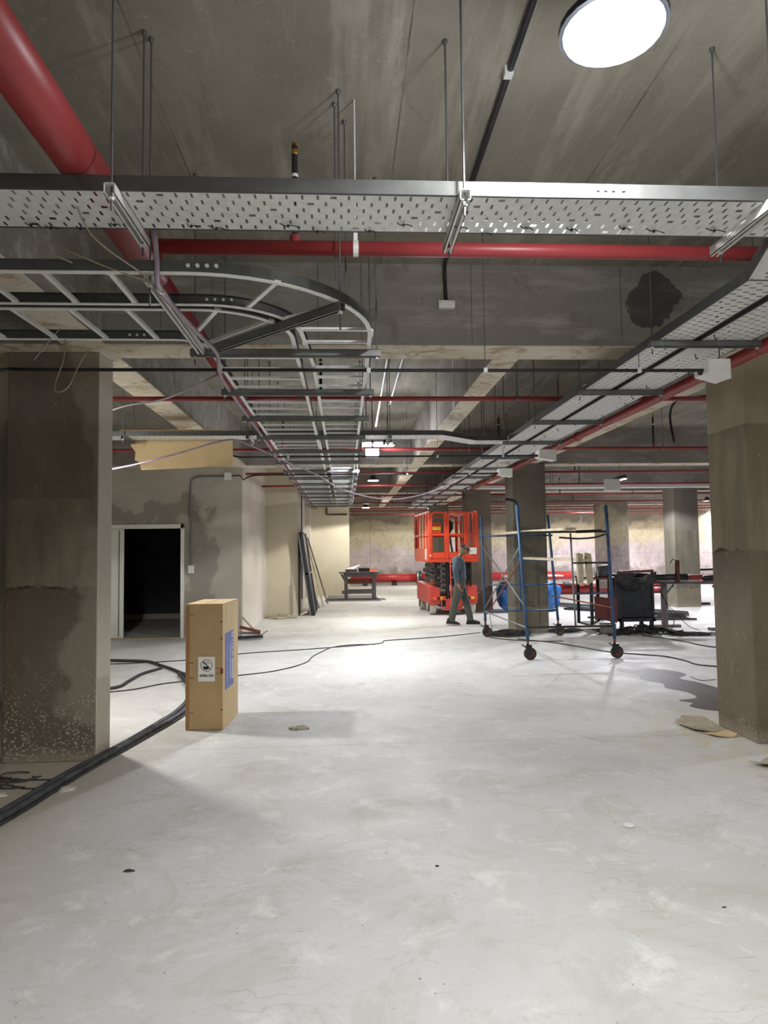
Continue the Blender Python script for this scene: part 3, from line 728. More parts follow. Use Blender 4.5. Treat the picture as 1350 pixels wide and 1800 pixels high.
conduit([(-2.12, 13.03, 3.03), (-1.95, 12.9, 3.02), (-1.75, 12.0, 2.85), (-1.5, 10.9, CZ), (-1.2, 10.7, CZ), (0, 10.7, CZ), (1.2, 10.7, CZ), (2.45, 10.7, CZ)], .012,
        'black conduit from the wall box across to the farthest white box', [(1.0, 10.7, CZ, CEIL), (2.0, 10.7, CZ, TZ)])
def jbox(name, x0, x1, y0, y1, z0, z1, m, label, cat='junction box', screws=True):
    o = (x0, y0, z0)
    t = thing(name, o, label, cat)
    MB(o).box(x0, x1, y0, y1, z0, z1).build('box_body', m, t, bevel=.004)
    MB(o).box(x0 + .008, x1 - .008, y0 - .004, y0, z0 + .008, z1 - .008).build('lid', m, t, bevel=.002)
    if screws:
        for xx in (x0 + .018, x1 - .018):
            MB(o).cyl((xx, y0 - .006, z1 - .018), (xx, y0 - .004, z1 - .018), .004, 8).build('screw', M_GALVD, t)
    return t
def slopebox(x0, x1, y0, y1, z0, z1, label):
    o = (x0, y0, z0)
    t = thing('pull_box', o, label, 'junction box', 'white pull boxes under the right-hand trays')
    MB(o).add([(x0, y0, z0 + .04), (x1, y0, z0), (x1, y0, z1), (x0, y0, z1), (x0, y1, z0 + .05), (x1, y1, z0 + .01), (x1, y1, z1), (x0, y1, z1)],
              [(0, 1, 2, 3), (4, 7, 6, 5), (0, 4, 5, 1), (1, 5, 6, 2), (2, 6, 7, 3), (3, 7, 4, 0)]).build('box_body', M_WHITE, t, bevel=.004)
    MB(o).cyl((x0 - .02, (y0 + y1) / 2, z1 - .07), (x0 + .01, (y0 + y1) / 2, z1 - .07), .018, 10).build('conduit_gland', M_BLACK, t)
    MB(o).cyl((x1 - .02, (y0 + y1) / 2, z1 - .01), (x1 - .02, (y0 + y1) / 2, TZ), .004, 6).build('drop_rod', M_ROD, t)
slopebox(2.44, 2.59, 4.36, 4.56, CZ - .075, CZ + .06, 'white sheet-metal pull box by the right column, nearest of three')
slopebox(2.5, 2.72, 8.55, 8.75, CZ - .08, CZ + .07, 'white sheet-metal pull box halfway along the right trays')
slopebox(2.45, 2.66, 10.6, 10.8, CZ - .07, CZ + .07, 'white sheet-metal pull box farthest along the right trays')
jb = jbox('junction_box', .76, .89, 5.25, 5.3, 3.50, 3.56, M_WHITE, 'small grey junction box on the face of the first beam')
t = thing('conduit', (0, 0, 0), 'dark conduit running along the near ceiling and down the first beam face', 'conduit')
MB().tube([(.78, -1, CEIL - .02), (.8, 3.0, CEIL - .02), (.81, 5.0, CEIL - .02)], .016, 10).build('conduit_run', M_DARK, t, smooth=True)
MB().tube(smooth_path([(.81, 5.0, CEIL - .02), (.81, 5.2, CEIL - .03), (.815, 5.27, CEIL - .1), (.82, 5.275, 3.62), (.825, 5.275, 3.56)], 5), .014, 10).build('flexible_drop', M_BLACK, t, smooth=True)
MB().box(.775, .815, 3.05, 3.09, CEIL - .045, CEIL).build('conduit_clip', M_GALV, t)
# lilac flexible conduits
cable('flexible_conduit', [(-.8, 2.9, 2.99), (-.79, 2.91, 2.84), (-.79, 2.93, 2.74), (-.78, 3.1, 2.73), (-.75, 3.5, 2.73), (-.72, 3.9, 2.735), (-.78, 4.3, 2.74), (-.82, 4.7, 2.77), (-.84, 5.3, 2.79), (-.84, 6.5, 2.79), (-.85, 9, 2.79), (-.85, 12, 2.8), (-.85, 17, 2.8)], .012, M_PURP, 'lilac flexible conduit tied along the left edge of the ladder racks', 'conduit')
cable('flexible_conduit', [(-.84, 4.6, 2.79), (-1.15, 5.1, 2.81), (-1.5, 5.65, 2.85), (-1.95, 6.2, 2.92), (-2.4, 6.8, 2.95), (-3.0, 7.6, 2.96)], .009, M_PURP, 'lilac flexible conduit sagging from the racks towards the left column', 'conduit')
cable('flexible_conduit', [(-4.2, 7.9, 2.3), (-2.6, 7.9, 2.56), (-1.9, 7.95, 2.74), (-1.35, 8.0, 2.90), (-1.1, 8.2, 2.86), (-.75, 8.9, 2.76), (-.4, 10.3, 2.74), (-.1, 11.8, 2.68), (.35, 12.6, 2.6), (.9, 12.9, 2.55), (1.4, 12.6, 2.6), (1.9, 12.0, 2.75), (2.2, 11.8, 2.9)], .011, M_PURP, 'long flexible cable drooping across under the racks in two sags', 'conduit')
# bent tie wires
cable('tie_wire', [(-1.03, 2.55, 3.03), (-1.02, 2.78, 2.90), (-.85, 2.92, 2.79), (-.79, 2.93, 2.72), (-.77, 2.95, 2.72), (-.8, 2.95, 2.77)], .0042, M_WIRE, 'short stiff wire end looped round the corner strut', 'wire', 6)
cable('tie_wire', [(-.8, 2.93, 2.75), (-1.0, 2.92, 2.82), (-1.2, 2.9, 2.90), (-1.27, 2.88, 2.92), (-1.26, 2.88, 2.88), (-1.14, 2.9, 2.83)], .0042, M_WIRE, 'long bent wire loop sticking out left of the corner strut', 'wire', 6)
cable('tie_wire', [(-1.55, 3.86, 2.80), (-1.56, 3.86, 2.68), (-1.6, 3.86, 2.55), (-1.59, 3.86, 2.5), (-1.53, 3.86, 2.53), (-1.48, 3.86, 2.64), (-1.43, 3.86, 2.73)], .0035, M_WIRE, 'hairpin of wire hanging under the racks before the left column', 'wire', 6)
cable('tie_wire', [(-1.58, 3.86, 2.86), (-1.66, 3.86, 2.76), (-1.72, 3.86, 2.68)], .003, M_WIRE, 'short straight wire end beside the hanging hairpin', 'wire', 6)
# conduit pair beyond the first beam, with clamp boxes and an elbow
t = thing('conduit', (0, 0, 0), 'pair of shiny steel conduits under the slab beyond the first beam', 'conduit')
MB().tube([(.52, 5.66, CEIL - .03), (.52, 7.9, CEIL - .03), (.46, 9.6, 3.35)], .013, 8).build('conduit_run', M_GALV, t, smooth=True)
MB().tube(smooth_path([(1.18, 7.2, 3.1), (1.18, 7.15, 3.55), (1.14, 7.0, CEIL - .06), (.95, 6.9, CEIL - .03), (.8, 6.88, CEIL - .03), (.72, 6.95, CEIL - .03), (.70, 7.2, CEIL - .03), (.64, 9.3, 3.6)], 5), .013, 8).build('conduit_run', M_GALV, t, smooth=True)
for x in (.52, .71): MB().box(x - .05, x + .05, 7.25, 7.33, CEIL - .09, CEIL - .02).build('clamp_box', M_GALV, t, bevel=.005)
# box and switch conduits on the door wall
t = thing('conduit', (-2.55, DY, 1.3), 'grey conduit bent down the rendered wall from the square box to the switch', 'conduit')
MB((-2.55, DY, 1.3)).tube(smooth_path([(-2.27, DY - .02, 3.03), (-2.6, DY - .02, 3.03), (-2.78, DY - .02, 3.02), (-2.87, DY - .02, 2.97), (-2.9, DY - .02, 2.85), (-2.9, DY - .02, 2.4), (-2.89, DY - .02, 1.45), (-2.89, DY - .02, 1.35)], 5), .016, 10).build('conduit_run', M_GALVD, t, smooth=True)
jbox('junction_box', -2.27, -2.13, DY - .06, DY, 2.96, 3.1, M_WHITE, 'square white junction box high on the rendered wall')
jbox('light_switch', -2.945, -2.835, DY - .04, DY, 1.2, 1.35, M_WHITE, 'white switch plate on the rendered wall right of the doorway', 'switch')
jbox('junction_box', -2.62, -2.42, 4.2, 4.28, 2.42, 2.62, M_WHITE, 'white box at the extreme left edge before the column')
tag(MB().cyl((-2.47, 4.24, 2.62), (-2.42, 4.24, CEIL), .005, 6).build('support_rod', M_ROD), 'thin rod holding the white box at the extreme left', 'rod')
t = thing('conduit', (0, 0, 0), 'thin black conduit down the narrow pale wall edge behind the leaning panel', 'conduit')
MB().tube([(-1.155, 18.6, .3), (-1.155, 18.6, 3.2)], .014, 6).build('conduit_run', M_BLACK, t)
t = thing('conduit', (0, 0, 0), 'black conduit with an elbow on the slab behind the right column', 'conduit')
MB().tube(smooth_path([(5.1, 10.2, 3.2), (5.1, 10.3, 3.6), (5.12, 10.2, 3.8), (5.25, 10.0, CEIL - .03), (6.2, 9.4, CEIL - .03), (8, 8.5, CEIL - .03)], 5), .018, 8).build('conduit_run', M_BLACK, t, smooth=True)
t = thing('wall_pipe', (-.5, 24.2, 3), 'short black pipe bracket on the pale wall behind the workbench', 'pipe')
MB((-.5, 24.2, 3)).tube([(-.62, 24.13, 3.1), (-.62, 24.13, 2.86), (.1, 24.13, 2.86)], .03, 8).build('pipe_run', M_BLACK, t)
# cardboard sheet lying over the jogged tray
t = thing('cardboard_sheet', (-2.0, 8.5, 3.0), 'torn flat cardboard sheet hanging behind the cross tray beside the left column', 'cardboard')
rag = [(-2.56, 3.08), (-2.58, 2.9), (-2.52, 2.82), (-2.53, 2.72), (-2.48, 2.70), (-2.45, 2.60), (-1.9, 2.62), (-1.35, 2.66), (-1.36, 3.06), (-1.6, 3.09), (-2.1, 3.10)]
mb = MB((-2.0, 8.5, 3.0)); mb.prismY(rag, 8.39, 8.398); o = mb.build('sheet', M_CARDL, t)
MB((-2.0, 8.5, 3.0)).add([(-2.62, 8.1, 3.03), (-1.4, 8.1, 3.02), (-1.36, 8.40, 3.07), (-2.56, 8.40, 3.10), (-2.62, 8.1, 3.038), (-1.4, 8.1, 3.028), (-1.36, 8.40, 3.078), (-2.56, 8.40, 3.108)], [(0, 1, 2, 3), (4, 7, 6, 5), (0, 4, 5, 1), (1, 5, 6, 2), (2, 6, 7, 3), (3, 7, 4, 0)]).build('folded_flap', M_CARDL, t)
# loose rods left from the ceiling
for k, (x, y_, z) in enumerate(((-.03, 3.36, 2.95), (.02, 3.5, 2.92))):
    t = thing('ceiling_rod', (x, y_, CEIL), 'thin threaded rod dropping from the near slab, %s' % ['left of the close pair mid-frame', 'right of the close pair mid-frame', 'right of centre behind the tray', 'left, behind the near tray', 'short one over the thick red pipe'][k], 'rod', 'bare threaded rods on the near slab')
    MB((x, y_, CEIL)).cyl((x, y_, z if k < 4 else 3.19), (x, y_, CEIL), .004, 6).build('rod', M_ROD, t)
    MB((x, y_, CEIL)).lathe((x, y_, CEIL - .012), [(.007, -.01), (.011, 0), (.013, .012)], 8).build('ceiling_anchor', M_ROD, t)
random.seed(11)
for k in range(10):
    x, y_ = random.uniform(1.7, 3.0) if k % 2 else random.uniform(-.6, 1.1), random.uniform(6.2, 12.2)
    if abs(x - 2.4) < .4 : x = 1.85
    o = MB().cyl((x, y_, 3.0), (x, y_, CEIL), .0045, 6).build('ceiling_rod', M_ROD)
    tag(o, 'thin unused threaded rod hanging from the slab beyond the first beam', 'rod', 'unused threaded rods beyond the first beam')
# ------------------------------------------------------------------ LAMPS
LN = ['round LED lamp glaring under the near slab at upper right', 'LED bay lamp hidden behind the large left column', 'twin LED flood glaring beside the right rail of the ladder rack', 'small LED bay lamp just right of the twin flood',
      'LED bay lamp hanging beyond the second beam over the aisle', 'LED bay lamp farthest down the aisle', 'tilted LED floodlight over the far right bay', 'LED bay lamp at the far right behind the column edge', 'LED bay lamp hidden behind the far right pier', 'LED bay lamp out past the right column', 'LED bay lamp behind the photographer at left', 'LED bay lamp behind the photographer at right', 'LED bay lamp over the far floor pipe behind the lift', 'LED bay lamp in the far right corner']
for k, (x, y_, z, kind, pw, colr, cone) in enumerate(LAMPS):
    o = (x, y_, z)
    t = thing('bay_lamp' if kind != 'flood' and kind != 'tube' else 'flood_lamp', o, LN[k], 'lamp')  # real bay lamps and the added unseen fill lamps share this builder
    topz = CEIL
    if kind in ('disc', 'bay'):
        r_ = .175 if kind == 'disc' else .13
        MB(o).lathe(o, [(r_ * .93, .004), (r_, .008), (r_, .03), (r_ * .6, .045), (r_ * .55, .10), (r_ * .35, .12), (r_ * .3, .135)], 24).build('housing', M_DARK, t, smooth=False)
        MB(o).lathe(o, [(r_ * .2, -.006), (r_ * .9, -.004), (r_ * .92, .004)], 24).build('led_disc', M_LEDN if kind == 'disc' else M_LED, t)
        MB(o).cyl((x, y_, z + .13), (x, y_, topz), .005, 6).build('suspension', M_BLACK, t)
    elif kind == 'tube':
        for dx in (-.085, .085):
            MB(o).box(x + dx - .075, x + dx + .075, y_ - .06, y_ + .06, z, z + .05).build('housing', M_DARK, t, bevel=.006)
            MB(o).box(x + dx - .07, x + dx + .07, y_ - .066, y_ + .055, z - .012, z + .04).build('led_panel', M_LED, t, bevel=.01)
        MB(o).box(x - .02, x + .02, y_ - .01, y_ + .01, z + .045, z + .07).build('bracket', M_BLACK, t)
        MB(o).cyl((x, y_, z + .06), (x, y_, topz), .006, 6).build('suspension', M_BLACK, t)
        MB(o).box(x - .1, x + .1, y_ + .08, y_ + .2, z - .16, z - .03).build('driver_box', M_GALVD, t, bevel=.006)
        MB(o).box(x + .19, x + .31, y_ + .0, y_ + .06, z - .01, z + .05).build('socket_box', M_WHITE, t, bevel=.004)
        MB(o).bar((x - .1, y_ + .06, z + .02), (x + .2, y_ + .06, z + .02), .02, .02).build('carrier_bar', M_DARK, t)
    else:
        MB(o).add([(x - .3, y_ - .1, z), (x + .16, y_ - .1, z + .09), (x + .16, y_ + .14, z + .09), (x - .3, y_ + .14, z), (x - .2, y_ - .08, z + .09), (x + .12, y_ - .08, z + .19), (x + .12, y_ + .12, z + .19), (x - .2, y_ + .12, z + .09)],
                  [(0, 1, 5, 4), (1, 2, 6, 5), (2, 3, 7, 6), (3, 0, 4, 7), (4, 5, 6, 7), (3, 2, 1, 0)]).build('housing', M_DARK, t)
        MB(o).add([(x - .29, y_ - .11, z - .012), (x + .12, y_ - .11, z + .07), (x + .12, y_ + .13, z + .07), (x - .29, y_ + .13, z - .012), (x - .29, y_ - .11, z + .01), (x + .12, y_ - .11, z + .09), (x + .12, y_ + .13, z + .09), (x - .29, y_ + .13, z + .01)],
                  [(3, 2, 1, 0), (4, 5, 6, 7), (0, 1, 5, 4), (1, 2, 6, 5), (2, 3, 7, 6), (3, 0, 4, 7)]).build('led_panel', M_LED, t)
        MB(o).cyl((x, y_, z + .12), (x, y_, topz), .005, 6).build('suspension', M_BLACK, t)
    ld = bpy.data.lights.new('lamp_light', 'SPOT')
    ld.energy = pw * 1.0; ld.color = colr; ld.spot_size = R(cone); ld.spot_blend = .12; ld.shadow_soft_size = .1
    lo = bpy.data.objects.new('lamp_light', ld); COL.objects.link(lo); lo.parent = t; lo.location = (0, 0, -.02)
    # added point light: LED side leak, boosted as fill to brighten slab and walls
    ld2 = bpy.data.lights.new('lamp_spill', 'POINT'); ld2.energy = 62 if kind == 'disc' else pw * (.11 if k in (2, 3, 9) else .07); ld2.color = (.93, .96, 1) if kind == 'disc' else colr; ld2.shadow_soft_size = .08
    l2 = bpy.data.objects.new('lamp_spill', ld2); COL.objects.link(l2); l2.parent = t; l2.location = (0, 0, -.13)
#@@OBJECTS
# ------------------------------------------------------------------ OBJECTS ON THE FLOOR
def local_box(mb, *a): return mb.box(*a)
# tall cardboard box with sign and blue print
t = thing('cardboard_box', (-1.255, 6.62, 0), 'tall upright brown cardboard box with an upside-down sign, beside the doorway', 'box', rz=R(-3.5))
W, D, H_ = .165, .31, 1.125
mb = MB(); mb.box(-W, W, -D, D, .004, H_); o = mb.build('carton', M_CARD, t, bevel=.004)
MB().box(-W - .004, -W + .03, -D - .004, D, .002, H_ - .012).build('lapped_side_panel', M_CARDE, t, bevel=.002)
MB().box(W, W + .003, -D - .002, D, .004, H_ - .003).build('side_face', M_CARDL, t)
MB().box(W + .003, W + .006, -D + .1, D, H_ - .16, H_ - .003).build('lapped_flap', M_CARDL, t)
MB().box(-W - .002, W + .005, -D, D, H_, H_ + .004).build('top_flap', M_CARDL, t)
MB().box(-.0035, .0035, -D + .02, D - .02, H_ + .004, H_ + .0055).build('flap_seam', M_CARDE, t)
for (x, z) in ((-.115, 1.03), (-.115, .60), (-.115, .465), (-.115, .155)):
    MB().box(x - .018, x + .018, -D - .0035, -D, z - .002, z + .002).build('staple', M_DARK, t)
for (x, z) in ((.152, .965), (.155, .815), (.158, .18), (-.16, .18)):
    MB().lathe((x, -D - .003, z), [(.006, 0), (.008, .003)], 8, 'Y').build('punched_hole', M_BLACK, t)
MB().box(.09, W + .005, -D - .0045, -D - .001, .5, .503).build('tape_mark', M_CARDE, t); MB().box(.09, W + .005, -D - .0045, -D - .001, .55, .553).build('tape_mark', M_CARDE, t)
MB().box(W - .02, W + .005, -D - .005, -D - .001, .505, .548).build('torn_patch', M_RUST, t)
sg = MB().box(-.055, .098, -D - .006, -D - .003, .435, .655).build('sign', M_WHITE, t, bevel=.001); sg['label'] = 'white no-stepping pictogram sign, mounted upside down'
def ring(mb, cx, cy, z, r0_, r1_, n=32):
    vs = []; fs = []
    for k in range(n):
        a = 2 * PI * k / n
        for r_ in (r0_, r1_): vs.append((cx + r_ * math.cos(a), cy, z + r_ * math.sin(a)))
    for k in range(n):
        k2 = (k + 1) % n; fs.append((2 * k, 2 * k2, 2 * k2 + 1, 2 * k + 1))
    return mb.add(vs, fs)
mb = MB(); ring(mb, .022, -D - .0068, .578, .048, .053)
mb.build('pictogram_ring', M_BLACK, sg)
mb = MB(); mb.bar((-.012, -D - .0068, .614), (.058, -D - .0068, .542), .007, .0014, upv=(0, 1, 0)); mb.build('pictogram_slash', M_BLACK, sg)
mb = MB(); mb.prismY([(-.008, .548), (.002, .540), (.034, .542), (.044, .552), (.044, .568), (.03, .574), (.018, .568), (-.008, .572)], -D - .0072, -D - .0066)
mb.prismY([(-.012, .592), (.02, .586), (.052, .594), (.054, .598), (.02, .592), (-.014, .597)], -D - .0072, -D - .0066); mb.prismY([(-.004, .604), (.016, .60), (.02, .604), (.0, .609)], -D - .0072, -D - .0066); mb.prismY([(.024, .605), (.04, .603), (.044, .607), (.028, .61)], -D - .0072, -D - .0066)
mb.build('pictogram', M_BLACK, sg)
fc = bpy.data.curves.new('lettering', 'FONT'); fc.body = 'NO PISAR'; fc.size = .029; fc.align_x = 'CENTER'; fc.extrude = .0004; fc.offset = .0011
fc.materials.append(M_BLACK)
fo_ = bpy.data.objects.new('lettering', fc); COL.objects.link(fo_); bpy.context.view_layer.update()
fm = bpy.data.meshes.new_from_object(fo_.evaluated_get(bpy.context.evaluated_depsgraph_get())); bpy.data.objects.remove(fo_)
fo = bpy.data.objects.new('lettering', fm); COL.objects.link(fo); fo.parent = sg
fo.location = (.021, -D - .0072, .497); fo.rotation_euler = (R(90), R(180), 0)
lb = MB().box(W + .003, W + .0045, -.26, .08, .32, .82)
lb = MB().add([(W + .0065, -.23, .34), (W + .0065, .10, .34), (W + .0065, .10, .85), (W + .0065, -.23, .85), (W + .003, -.23, .34), (W + .003, .10, .34), (W + .003, .10, .85), (W + .003, -.23, .85)], [(0, 1, 2, 3), (7, 6, 5, 4), (0, 4, 5, 1), (1, 5, 6, 2), (2, 6, 7, 3), (3, 7, 4, 0)]).build('printed_label', M_BLUEL, t)
lb['label'] = 'lilac-blue printed panel with rows of white lettering running down it'
mb = MB(); random.seed(5); xx = W + .0072
def pr_(y0, y1, z0, z1): mb.box(xx - .0006, xx, y0, y1, z0, z1)
pr_(.02, .085, .825, .835); pr_(.02, .085, .785, .793); pr_(.02, .03, .785, .835); pr_(.075, .085, .785, .835)
z = .76
while z > .62:
    pr_(.03, .07, z - .012, z); z -= random.choice((.018, .028))
for y in (.025, .05, .075): pr_(y, y + .012, .395, .585)
z = .74
while z > .42:
    h = random.uniform(.008, .016); pr_(-.05, -.02, z - h, z); z -= h + random.uniform(.006, .014)
z = .79
while z > .4:
    h = random.uniform(.004, .01); pr_(-.16, -.15, z - h, z) if random.random() < .5 else pr_(-.18, -.14, z - .003, z); z -= h + .012
mb.build('printed_marks', M_WHITE, lb)
# rubble lump, disc, scraps
def rock(name, c, s, mat, label, cat, seed, n=3, parent=None):
    bm = bmesh.new(); bmesh.ops.create_icosphere(bm, subdivisions=n, radius=1)
    rnd = random.Random(seed)
    from mathutils import noise
    for v in bm.verts:
        q = noise.noise(v.co * 1.6 + Vector((seed, 0, 0))) * .35 + noise.noise(v.co * 4 + Vector((seed, 3, 0))) * .15
        v.co = Vector((v.co.x * s[0], v.co.y * s[1], v.co.z * s[2])) * (1 + q)
        v.co.z = max(v.co.z, 0)
    me = bpy.data.meshes.new(name); bm.to_mesh(me); bm.free(); me.materials.append(mat)
    o = bpy.data.objects.new(name, me); COL.objects.link(o); o.location = c
    if parent: o.parent = parent
    return tag(o, label, cat) if label else o
rock('rubble_lump', (-.43, 6.27, 0), (.1, .05, .028), M_RUBBLE, 'flat crumbly lump of mortar lying in the shadow right of the tall box', 'rubble', 3)
tag(MB((1.61, 3.92, 0)).lathe((1.61, 3.92, .001), [(.02, 0), (.031, .001), (.032, .004), (.03, .006)], 24).build('plastic_disc', M_WHITE, loc=(1.61, 3.92, 0)), 'small white plastic disc lying on the near floor at right', 'disc')
tag(MB((-1.80, 5.78, 0)).add([(-1.83, 5.76, 0), (-1.79, 5.76, 0), (-1.79, 5.80, 0), (-1.83, 5.80, 0), (-1.825, 5.765, .03), (-1.795, 5.765, .03), (-1.795, 5.795, .03), (-1.825, 5.795, .03)], [(0, 3, 2, 1), (4, 5, 6, 7), (0, 1, 5, 4), (1, 2, 6, 5), (2, 3, 7, 6), (3, 0, 4, 7)]).build('rubber_block', M_BLACK, loc=(-1.80, 5.78, 0), bevel=.003), 'tiny black rubber block on the floor beside the thick hose', 'debris')
def scrap(poly, z, label, mat, curl=.03, cat='cardboard'):
    """torn sheet: polygon extruded and curled"""
    cx = sum(p[0] for p in poly) / len(poly); cy = sum(p[1] for p in poly) / len(poly)
    vs = []; n = len(poly)
    rings = [1, .66, .33]
    for zz in (0, .006):
        for s_ in rings:
            for i, (x, y) in enumerate(poly):
                vs.append((cx + (x - cx) * s_, cy + (y - cy) * s_, z + zz + curl * max(0, s_ - .5) * (0.5 + .5 * math.sin(i * 1.7)) * 2))
        vs.append((cx, cy, z + zz + .01))
    fs = []
    m = n * 3 + 1
    for b in (0, m):
        for r_ in range(2):
            for i in range(n):
                j = (i + 1) % n; fs.append((b + r_ * n + i, b + r_ * n + j, b + (r_ + 1) * n + j, b + (r_ + 1) * n + i))
        for i in range(n): fs.append((b + 2 * n + i, b + 2 * n + (i + 1) % n, b + m - 1))
    for i in range(n): fs.append((i, (i + 1) % n, m + (i + 1) % n, m + i))
    o = (cx, cy, 0)
    return tag(MB(o).add(vs, fs).build('torn_cardboard', mat, loc=o), label, cat)
scrap([(3.03, 5.72), (3.05, 5.62), (3.12, 5.6), (3.22, 5.6), (3.27, 5.63), (3.25, 5.74), (3.15, 5.74)], .002, 'small torn piece of beige cardboard against the foot of the right column', M_CARDL, .02)
M_PAPER = plain('dirty_paper', rgb(166, 156, 134), .9, 0, .2, 14)
scrap([(2.95, 6.05), (2.97, 5.78), (3.12, 5.74), (3.28, 5.8), (3.285, 6.2), (3.1, 6.25)], .001, 'dirty crumpled paper sack on the floor by the right column', M_PAPER, .03, 'paper')
scrap([(2.93, 4.92), (2.98, 4.80), (3.12, 4.78), (3.4, 4.74), (3.6, 4.9), (3.4, 5.1), (3.1, 5.0), (3.0, 4.9)], .002, 'ragged flattened cardboard at the right edge in front of the column', M_PAPER, .035)
t = thing('cardboard_packet', (2.85, 4.28, 0), 'small beige cardboard packet cut by the right picture edge', 'cardboard')
MB().add([(-.13, -.1, .004), (.16, -.13, .004), (.2, .09, .004), (-.13, .1, .004), (-.115, -.09, .05), (.15, -.11, .07), (.18, .08, .07), (-.12, .09, .05)], [(0, 3, 2, 1), (4, 5, 6, 7), (0, 1, 5, 4), (1, 2, 6, 5), (2, 3, 7, 6), (3, 0, 4, 7)]).build('packet', M_CARDL, t, bevel=.004)
# puddle
pud = [(3.58, 8.95), (3.75, 8.75), (3.98, 8.78), (4.18, 8.62), (4.22, 8.35), (4.02, 8.12), (4.12, 7.85), (4.2, 7.4), (4.35, 7.1), (4.4, 6.2), (3.75, 6.0), (3.62, 6.25), (3.66, 6.45), (3.5, 6.55), (3.42, 6.72), (3.52, 6.85), (3.44, 6.98), (3.68, 7.08), (3.72, 7.35), (3.6, 7.6), (3.68, 7.85), (3.55, 8.1), (3.62, 8.4), (3.5, 8.7)]
pud = [(p.x, p.y) for p in smooth_path([(x, y, 0) for x, y in pud] + [(pud[0][0], pud[0][1], 0)], 4)][:-1]
tag(MB((3.9, 7.5, 0)).prism(pud, 0, .0015).build('wet_patch', M_WET, loc=(3.9, 7.5, 0)), 'dark wet patch spreading over the floor left of the right column', 'wet patch')
# thick hose and floor cables
t = thing('hose', (0, 0, 0), 'thick dusty black hose pair running from the left foreground to the tall box', 'hose')
hp = [(-2.35, 3.0, .024), (-2.2, 3.8, .024), (-2.06, 4.35, .024), (-1.95, 5.1, .024), (-1.80, 5.88, .024), (-1.68, 6.5, .024), (-1.62, 6.95, .024), (-1.66, 7.6, .024), (-1.8, 8.3, .024), (-2.1, 9.1, .024)]
MB().tube(smooth_path(hp, 6), .024, 10).build('hose_run', M_HOSE, t, smooth=True)
MB().tube(smooth_path([(x - .055 + .015 * math.sin(i * 2), y, z) for i, (x, y, z) in enumerate(hp)], 6), .022, 10).build('hose_run', M_HOSE, t, smooth=True)
MB().tube(smooth_path([(x + .04, y, .012) for i, (x, y, z) in enumerate(hp)], 6), .01, 8).build('power_cable', M_CABLE, t, smooth=True)
cable('floor_cable', [(-2.1, 9.1, .02), (-2.35, 9.5, .02), (-2.6, 9.85, .02), (-2.87, 10.2, .02), (-3.3, 10.35, .02), (-3.9, 10.5, .02)], .022, M_CABLE, 'bundled black cable lying on the floor from the box to behind the left column', 'cable')
cable('floor_cable', [(-2.52, 9.62, .02), (-2.66, 9.2, .02), (-2.68, 8.7, .02), (-2.72, 8.3, .02), (-3.2, 8.15, .02)], .018, M_CABLE, 'thick cable curving across the floor between the left column and the box', 'cable')
cable('floor_cable', [(-4.2, 8.0, .007), (-2.7, 8.12, .007), (-2.2, 8.55, .007), (-1.7, 8.8, .007), (-1.35, 8.99, .007), (-1.0, 9.2, .007), (-.72, 9.55, .007), (-.55, 9.95, .007), (-.5, 10.4, .007), (-.4, 10.8, .007), (-.22, 11.35, .007), (0.1, 11.6, .007), (.5, 11.6, .007)], .008, M_CABLE, 'thin cable wandering over the mid floor, the nearer of two', 'cable')
cable('floor_cable', [(-4.4, 10.1, .007), (-3.2, 10.15, .007), (-2.2, 10.4, .007), (-1.63, 10.86, .007), (-.6, 11.2, .007), (.3, 11.55, .007), (.62, 11.75, .007), (.7, 12.05, .007), (1.2, 12.2, .007), (1.9, 12.5, .007), (2.55, 12.9, .007)], .008, M_CABLE, 'thin cable crossing the mid floor to the scaffold, the farther of two', 'cable')
cable('floor_cable', [(3.0, 11.9, .008), (3.5, 11.3, .008), (3.95, 10.3, .008), (4.3, 9.95, .008), (4.6, 9.7, .008), (4.7, 9.3, .008), (4.75, 8.9, .008), (5.4, 8.6, .008)], .009, M_CABLE, 'cable running under the scaffold and on towards the right column', 'cable')
cable('floor_cable', [(5.3, 12.0, .008), (5.6, 11.3, .008), (5.7, 10.6, .008), (6.0, 10.2, .008), (6.3, 9.6, .008), (7.5, 9.0, .008)], .009, M_CABLE, 'black cable snaking from the cable heap to behind the right column', 'cable')
cable('floor_cable', [(2.58, 12.2, .008), (2.75, 11.9, .008), (3.2, 11.6, .008), (3.7, 11.5, .008)], .007, M_CABLE, 'short thin cable by the rear scaffold castor', 'cable')
cable('fallen_twig', [(4.15, 8.1, .02), (4.2, 7.95, .006), (4.32, 7.85, .03)], .005, M_WOODG, 'small forked splinter on the floor near the wet patch', 'debris', 5)
t = thing('hanging_cable', (0, 0, 0), 'two black cables dropping down the wall left of the large column', 'cable')
MB().tube(smooth_path([(-2.72, 5.3, 2.2), (-2.71, 5.3, 1.6), (-2.69, 5.3, 1.2), (-2.66, 5.25, .8), (-2.58, 5.2, .4), (-2.52, 5.15, .03)], 5), .009, 7).build('cable_run', M_BLACK, t)
MB().tube(smooth_path([(-2.74, 5.35, 2.2), (-2.72, 5.35, 1.2), (-2.69, 5.3, .5), (-2.66, 5.25, .15), (-2.55, 5.15, .02), (-2.4, 5.05, .02)], 5), .008, 7).build('cable_run', M_MAROON, t)
